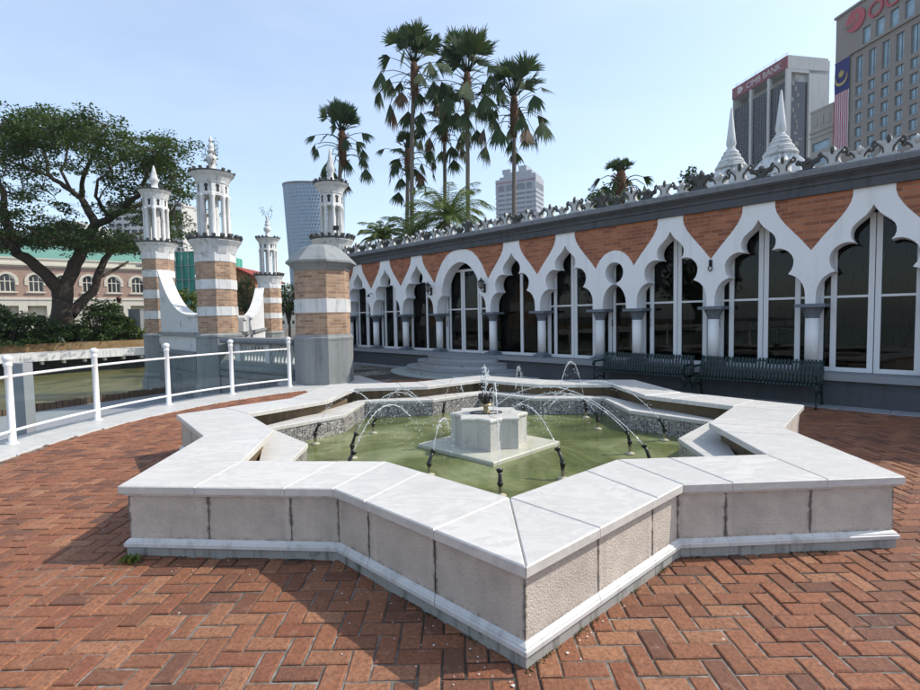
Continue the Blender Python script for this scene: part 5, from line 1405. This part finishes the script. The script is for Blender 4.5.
block('apartment_block', 'pale apartment block with rows of shaded balconies, half hidden behind the rain tree crown', 112, 186, 203, 150, 18, pale, 20, 10, oldglass, 0, .8, .5)
block('apartment_block', 'cream low block poking above the green roof behind the rain tree limbs', 60, 80, 221, 130, 14, pale, 9, 4, oldglass, 0, .5, .4)
block('apartment_block', 'small reddish block above the green roof left of the rain tree trunk', 36, 48, 229, 120, 10, plain('reddish_wall', (.33,.2,.16), .85, .2, .1, .5), 9, 3, oldglass, 0, .5, .4)
block('apartment_block', 'pale low block far behind, between the smallest tower and the kiosk', 270, 300, 292, 130, 12, cream, 4, 6, oldglass, 0, .5, .4)

# leaning curved glass tower
cD = 420; cc = spot(318, 300, cD); cz = spot(300, 186, cD).z
ct = thing('curved_glass_tower', 'leaning curved skyscraper clad in a pale blue diagonal grid, behind the lantern turret', 'skyscraper', (cc.x, cc.y, 0))
NF, NC = 40, 64; fr = MB(); pa = MB()
def cpt(i, j, off=0):
    u = j/NF; z = cz*u-.0; Rr = 20.5+4.5*u**1.3+off; a = 2*pi*i/NC+u*1.25
    return Vector((Rr*cos(a)*1.0-0.0, Rr*.8*sin(a), z - (3.2*(1-cos(2*pi*i/NC+u*1.25-2.4))*.5 if j == NF else 0)))
for j in range(NF):
    for i in range(NC):
        q = [cpt(i,j), cpt(i+1,j), cpt(i+1,j+1), cpt(i,j+1)]; r = [cpt(i,j,-.35), cpt(i+1,j,-.35), cpt(i+1,j+1,-.35), cpt(i,j+1,-.35)]
        c = sum(q, Vector())/4; cr = sum(r, Vector())/4
        ins = [cr+Vector(((p-cr).x*.66,(p-cr).y*.66,(p-cr).z*.62)) for p in r]
        fr.add(q+ins, [(0,1,5,4),(1,2,6,5),(2,3,7,6),(3,0,4,7)]); pa.add(ins, [(0,1,2,3)])
fr.build('frame_grid', plain('pale_blue_cladding', (.26,.35,.44), .5, .4, .05, .2), ct); pa.build('panes', plain('sky_blue_glass', (.05,.14,.23), .1, .8, .3, .1), ct)
tp = MB(); ring = [cpt(i,NF,.3) for i in range(NC)]; tp.add(ring+[p+Vector((0,0,1.3)) for p in ring], [(i,(i+1)%NC,NC+(i+1)%NC,NC+i) for i in range(NC)]+[tuple(range(NC,2*NC))]); tp.build('crown_rim', plain('dark_rim', (.10,.08,.08), .6), ct)

# white office tower
q0, q1, q2 = spot(497, 300, 450), spot(537, 300, 433), spot(549, 300, 446)
a0 = atan2(q1.y-q0.y, q1.x-q0.x); L0 = hypot(q1.y-q0.y, q1.x-q0.x); L1 = 21.0; H0 = spot(497, 180.6, 450).z
wt = thing('white_office_tower', 'white office tower with red rooftop lettering and stepped top, behind the right fan palm trunk', 'skyscraper', (q0.x, q0.y, 0), a0)
b = MB(); b.box(.4,L0-.4,.5,L1,0,H0-.5); b.build('core', plain('grey_window_strip', (.15,.165,.185), .3, .5, .3, .1), wt)  # plain blue-grey base for the recessed window strips
b = MB(); nfl = int((H0-10.5)/4.0)
for j in range(nfl): z = H0-10.5-4.0*j; b.box(0,L0,-.0,L1+.2,z-2.6,z-.2)
b.box(0,L0,0,L1+.2,H0-5.2,H0); b.box(0,1.5,0,L1+.2,H0-10.5,H0-5.2); b.box(L0-3,L0,0,1.5,H0-10.5,H0-5.2); b.box(L0-2,L0,L1-2,L1+.2,H0-10.5,H0-5.2)
for k in range(1,4): b.box(L0*k/4-.5,L0*k/4+.5,-.25,.5,0,H0-5.2)
b.box(L0-3.4,L0-2.4,-.25,.5,0,H0-5.2); b.box(1.6,2.4,-.25,.5,0,H0-5.2)
for k in range(3): b.box(L0-1.4, L0+.02, 4.2+5.2*k, 5.4+5.2*k, H0-10.5, H0-5.2)
for k in range(4):     # arched heads of the tall top windows
    x0, x1 = max(L0*k/4+.5,2.4), min(L0*(k+1)/4-.5,L0-3.4); n = 10; pts = [(x0,H0-5.2)]+[(x0+(x1-x0)*i/n, H0-5.3-1.3*(abs(2*i/n-1))**2.2) for i in range(n+1)]+[(x1,H0-5.2)]
    b.wallprism(pts, .1, .5)
b.build('white_floors', offwhite, wt)
b = MB(); b.box(3,L0-1,2,L1-2,H0,H0+2.4); b.box(6,L0-5,4,L1-3,H0+2.4,H0+6); b.box(4.5,12,5,L1-6,H0+6,H0+9.5); b.box(20,27,4,L1-5,H0+6,H0+10.5); b.build('roof_storeys', offwhite, wt)
facade_text(wt, 'DEWAN BANDARAYA KUALA LUMPUR', .8, H0-4.0, 2.7, maroontext, -.15, .1, 'lettering', 'LEFT', .74)

# bank tower with a red sign band
far_c = Vector((91.15, 171.3)); near_c = Vector((95.3, 150.0)); aa = atan2(near_c.y-far_c.y, near_c.x-far_c.x); LL = (near_c-far_c).length
bk = thing('dark_glass_bank', 'dark glass bank tower with a dark red rooftop sign band, behind the white spires', 'skyscraper', (far_c.x, far_c.y, 0), aa)
b = MB(); b.box(.3,LL-.6,.6,14,0,68.3); b.build('dark_facade', darkglass, bk)
b = MB()
for i in range(1,24): x = LL*i/24; b.box(x-.07,x+.07,.45,.62,0,68.3)
for j in range(1,40): b.box(.3,LL-.6,.5,.61,68.3-1.7*j-.09,68.3-1.7*j+.09)
b.build('mullions', plain('grey_mullion', (.085,.085,.095), .4), bk)
b = MB()
for x in (LL*.36, LL*.69): b.box(x-.45,x+.45,.0,.9,0,71.5)
b.box(LL-.6,LL,.05,1.6,0,71.5); b.box(0,.3,.05,14,0,71.5); b.box(2,LL-1,4,13,68.3,71.5); b.build('piers', pale, bk)
b = MB(); b.box(-.1,LL+.05,-.1,.4,71.5,75); b.build('sign_band', redsign, bk)
b = MB(); b.box(-.1,LL+.05,.4,14,71.6,75.2); b.box(LL-1,LL+.02,.5,14,70.6,71.6); b.build('roof_slab', pale, bk)
b = MB()
for k, x in enumerate((1,5,9,13,17,21)): b.tube([(x,.6,75.2),(x,.6,76.6-(k%2)*.5)], .06, 5)
b.tube([(0,.5,75.9),(LL,.5,75.9)], .05, 5); b.build('roof_rods', M['ledge'], bk)
facade_text(bk, 'CIMB BANK', 6.1, 72.35, 2.55, paletext, -.14, .05, 'lettering', 'LEFT', 1.02)
b = MB(); b.wallprism([(2.4,72.3),(3.9,72.3),(4.9,73.25),(3.9,74.2),(2.4,74.2),(2.4,73.55),(3.4,73.55),(3.7,73.25),(3.4,72.95),(2.4,72.95)], -.2, -.1); b.wallprism([(2.4,73.05),(3.2,73.05),(3.4,73.25),(3.2,73.45),(2.4,73.45)], -.2, -.1); b.build('logo', paletext, bk)
b = MB(); b.box(LL,LL+.02,7.6,14.6,0,74.6); b.box(LL-8,LL,7.6,14.6,0,74.6); b.build('concrete_core', pale, bk)
rq = random.Random(6)
for k in range(26):
    y0 = 2.2+rq.random()*3.2; z0 = 30+1.55*k; b = MB(); b.box(LL-.58,LL-.56,y0,y0+rq.uniform(.4,1.4),z0,z0+rq.uniform(.5,1.3)); b.build('pale_reflection', beige, bk)  # pale slips stand in for broken reflections on the dark glass


# beige block between the two tall buildings
n0 = Vector((90.8,125.0)); f0 = Vector((90.8-.195*6.2, 131.2)); ba = atan2(n0.y-f0.y, n0.x-f0.x); BL = (n0-f0).length
be = thing('beige_block', 'narrow beige block with wide windows squeezed between the bank tower and the flag', 'building', (f0.x, f0.y, 0), ba)
b = MB(); zs = [0]
for j in range(12): zs += [2.0+3.6*j, 4.0+3.6*j]
zs.append(51.2); grid_wall(b, [0,.6,BL-.9,BL], zs, 0, .4); b.box(.02,BL-.32,.8,8.98,0,50.9); b.box(BL-.3,BL+.01,.401,9,0,51); b.box(-.15,BL+.15,-.2,.4,44.9,45.3); b.box(-.15,BL+.15,-.25,.4,46.1,46.5); b.box(-.15,BL+.15,-.1,9,51.2,51.7)
for k in range(3): b.box(.7+1.8*k,1.9+1.8*k,-.1,.0,47.6,49.8)
b.build('wall', beige, be)
b = MB(); b.add([(0,.38,0),(BL,.38,0),(BL,.38,44),(0,.38,44)], [(0,1,2,3)]); b.build('windows', sky_toned_glass, be)

# granite bank headquarters with flag
oc = Vector((87.4,120.0)); od = Vector((.118,-1)).normalized(); oa = atan2(od.y, od.x); OL = 36.0
oh = thing('granite_bank', 'tall grey brown granite bank with square blue windows and big red roof letters', 'skyscraper', (oc.x, oc.y, 0), oa)
cols_ = [6.2+3.03*i for i in range(10)]
b = MB(); xs = [0]
for x in cols_: xs += [x-.82, x+.82]
xs.append(OL)
zs = [0]; rows_ = [49.7-2.95*j for j in range(16)][::-1]
for z in rows_: zs += [z-.98, z+.98]
zs += [51.6, 57.0, 58.2]
grid_wall(b, xs, zs, 0, .55)
xs2 = [0]
for i in range(9): x = 7.75+3.1*i; xs2 += [x-.95, x+.95]
xs2.append(OL); grid_wall(b, xs2, [58.201,58.7,62.4,68.0], 0, .55)
b.box(.52,OL-.02,.9,19.98,0,67.5); b.box(-.01,.5,.551,20,0,67.6); b.box(-.25,OL,-.35,20,68.0,68.5); b.box(3.9,OL,-.45,.0,58.15,58.75); b.build('granite_wall', granite, oh)
wp0 = None
for x in cols_[:6]:
    for z in rows_[5:]:
        if wp0 is None:
            b = MB(); b.add([(-.82,.40,-.98),(.82,.40,-.98),(.82,.40,.98),(-.82,.40,.98)], [(0,1,2,3)])
            b.box(-.95,.95,-.08,.0,-1.12,-.98); wp0 = b.build('window', sky_toned_glass, oh, (x,0,z))
            b = MB(); b.box(-.82,-.70,.30,.42,-.98,.98); b.box(.70,.82,.30,.42,-.98,.98); b.box(-.7,.7,.30,.42,-.98,-.86); b.box(-.7,.7,.30,.42,.86,.98); b.box(.1,.17,.30,.42,-.86,.86); wf0 = b.build('window_frame', M['greydark'], wp0)
        else: c = copy_part(wp0, oh, (x,0,z)); copy_part(wf0, c)
tw0 = None
for x in cols_[:6]:
    if tw0 is None:
        b = MB(); b.add([(-.82,.40,51.6),(.82,.40,51.6),(.82,.40,57.0),(-.82,.40,57.0)], [(0,1,2,3)]); tw0 = b.build('tall_window', sky_toned_glass, oh, (x,0,0))
        b = MB(); b.box(-.82,-.68,.28,.42,51.6,57); b.box(.68,.82,.28,.42,51.6,57); b.box(.08,.16,.28,.42,51.6,57); tf0 = b.build('window_frame', M['greydark'], tw0)
    else: c = copy_part(tw0, oh, (x,0,0)); copy_part(tf0, c)
u0 = None
for i in range(6):
    if u0 is None:
        b = MB(); b.add([(-.95,.40,58.7),(.95,.40,58.7),(.95,.40,62.4),(-.95,.40,62.4)], [(0,1,2,3)]); u0 = b.build('upper_window', sky_toned_glass, oh, (7.75,0,0))
    else: copy_part(u0, oh, (7.75+3.1*i,0,0))
b = MB(); b.add([(0,.7,0),(OL,.7,0),(OL,.7,67),(0,.7,67)], [(0,1,2,3)]); b.build('dark_backing', darkglass, oh)
facade_text(oh, 'OCBC', 8.1, 63.15, 4.6, redletter, -.2, .15, 'lettering', 'LEFT', 1.0)
facade_text(oh, 'Bank', 21.6, 63.15, 4.6, redletter, -.2, .15, 'lettering', 'LEFT', 1.0)
b = MB(); b.lathe([(2.35,-.1),(2.35,.1)], 32, (0,0,0), 0, False); b.xf(Matrix.Translation((5.2,-.2,65.1)) @ Matrix.Rotation(pi/2,4,'X')); lo = b.build('logo', redletter, oh)
b = MB()
for k in range(5):
    r = .55+.32*k; b.tube([(5.0-1.2+.0*k+r*.9*cos(t), -.32, 64.2+.25*k+.28*r*sin(t)) for t in [pi+pi*i/10 for i in range(11)]], .07, 5)
b.wallprism([(5.5,64.6),(5.8,64.6),(5.95,66.1),(5.5,66.3),(5.1,66.1),(5.55,65.9)], -.36, -.3); b.build('logo_lines', granite, lo)
# hanging flag on the granite corner
def ow(x, y, z): p = oc+od*x; nn = Vector((od.y, -od.x)); return (p.x+nn.x*y, p.y+nn.y*y, z)
fl = thing('national_flag', 'giant vertical flag with yellow crescent and star on blue above red and white stripes', 'flag', ow(.2,.30,38.0), oa)
FW, FH, BLU = 3.85, 20.0, 7.0
def cloth(b, x0, x1, z0, z1, y=0):
    n = 10; vs = []
    for j in range(n+1):
        z = z0+(z1-z0)*j/n
        for x in (x0, x1): vs.append((x, y-.05*sin(z*.9+x*1.3), z))
    b.add(vs, [(2*j,2*j+1,2*j+3,2*j+2) for j in range(n)])
flag_r, flag_w = plain('flag_red', (.40,.045,.065), .8, .2, .1, .5), plain('flag_white', (.55,.53,.56), .8, .2, .1, .5)
flag_b, flag_y = plain('flag_blue', (.030,.035,.155), .8, .2, .1, .5), plain('flag_yellow', (.46,.36,.13), .8, .2, .1, .5)
br, bwq = MB(), MB()
for i in range(14): cloth(br if i % 2 == 0 else bwq, FW*i/14, FW*(i+1)/14, 0, FH-BLU)
br.build('red_stripes', flag_r, fl); bwq.build('white_stripes', flag_w, fl)
b = MB(); cloth(b, 0, FW, FH-BLU, FH); b.build('blue_field', flag_b, fl)
b = MB(); cx, cz_, R1_ = FW*.50, FH-BLU*.56, 1.65
outer = [(cx+R1_*cos(t), cz_+R1_*sin(t)) for t in [radians(205)+radians(310-180+0)*i/24 for i in range(25)]]
outer = [(cx+R1_*cos(t), cz_+R1_*sin(t)) for t in [radians(165)+radians(210)*i/28 for i in range(29)]]
inner = [(cx+.02+R1_*1.02*.86*cos(t), cz_+.38+R1_*.88*sin(t)) for t in [radians(160)+radians(220)*i/28 for i in range(29)]]
b.wallprism(outer+inner[::-1], -.20, -.16)
stp = []
for i in range(28):
    a = 2*pi*i/28; r = .95 if i % 2 == 0 else .48; stp.append((cx+r*cos(a), cz_+.95+r*sin(a)))
b.wallprism(stp, -.20, -.16); b.build('crescent_star', flag_y, fl)
b = MB(); b.tube([(-.2,0,FH+.05),(FW+.2,0,FH+.05)], .07, 6); b.build('hanging_bar', M['ledge'], fl)

# small things on the far bank
lp = spot(119, 303, 36); t = thing('street_lamp', 'small dark lamp standard rising from the shrubs across the river', 'lamp', (lp.x, lp.y, 0))
b = MB(); zt = spot(119, 301.5, 36).z-.1; b.lathe([(.035,0),(.03,.4),(.025,zt)], 8); b.build('pole', M['iron'], t)
b = MB(); b.lathe([(.06,zt),(.12,zt+.06),(.15,zt+.25),(.20,zt+.28),(.10,zt+.40),(.02,zt+.5)], 8); b.build('lamp_head', plain('maroon_lamp', (.10,.03,.03), .6), t)
up = spot(136, 313.5, 35); b = MB(); b.box(-.40,.40,-.2,.2,-1.9,.25); b.box(-.44,.44,-.24,.24,.25,.30)
tag(b.build('utility_cabinet', M['greydark'], None, tuple(up)), 'dark grey utility cabinet among the shrubs beside the left tower', 'cabinet')
wp_ = spot(59, 339.2, 31.2); b = MB(); rq = random.Random(12)
b.lathe([(.14,-.22),(.24,-.14),(.27,0),(.22,.12),(.10,.2),(.05,.28),(.09,.33)], 10)
b.v = [(x*rq.uniform(.8,1.2), y*rq.uniform(.8,1.2), z*rq.uniform(.9,1.1)) for x, y, z in b.v]
tag(b.build('white_bag', M['white_old'], None, tuple(wp_)), 'small crumpled white bag lying by the foot of the rain tree', 'bag')

# weeds and droppings on the paving
wd = MB(); rq = random.Random(77); cpos = Vector((FC.x+OUT[14][0]+.12, FC.y+OUT[14][1]-.06))
for i in range(60):
    a = rq.uniform(0,2*pi); L = rq.uniform(.02,.05); p = Vector((cpos.x+rq.gauss(0,.03), cpos.y+rq.gauss(0,.012)-.01, 0)); d = Vector((cos(a)*.7,sin(a)*.7,.9)).normalized()*L; s_ = Vector((-sin(a),cos(a),0))*.006
    wd.add([p-s_,p+s_,p+d+s_*1.5,p+d*1.3,p+d-s_*1.5], [(0,1,2,3,4)])
tag(wd.build('weed_tuft', M['bright_leaf']), 'tiny green weed tuft at the foot of the left front fountain tip', 'weed')

fp = spot(336, 228, 18.9); b = MB(); b.box(-.10,.10,-.05,.05,-.08,.08); b.tube([(0,.05,0),(0,.12,-.05),(0,.2,-.12)], .015, 6)
tag(b.build('floodlight', M['iron'], None, tuple(fp)), 'small square floodlight fixed between the columns of the pointed lantern turret', 'floodlight')

# warm humid air
import os
hz = MB(); hz.box(-900,900,-70,900,-3.5,140)
t = NT('humid_air'); t.t.nodes.new
pv_ = t.n('VolumePrincipled', {'Color': (.86,.92,1.0), 'Density': HAZE, 'Anisotropy': .2}); t.t.links.new(pv_.outputs[0], t.out.inputs['Volume'])
if HAZE: struct(hz.build('haze', t.mat), 'stuff')
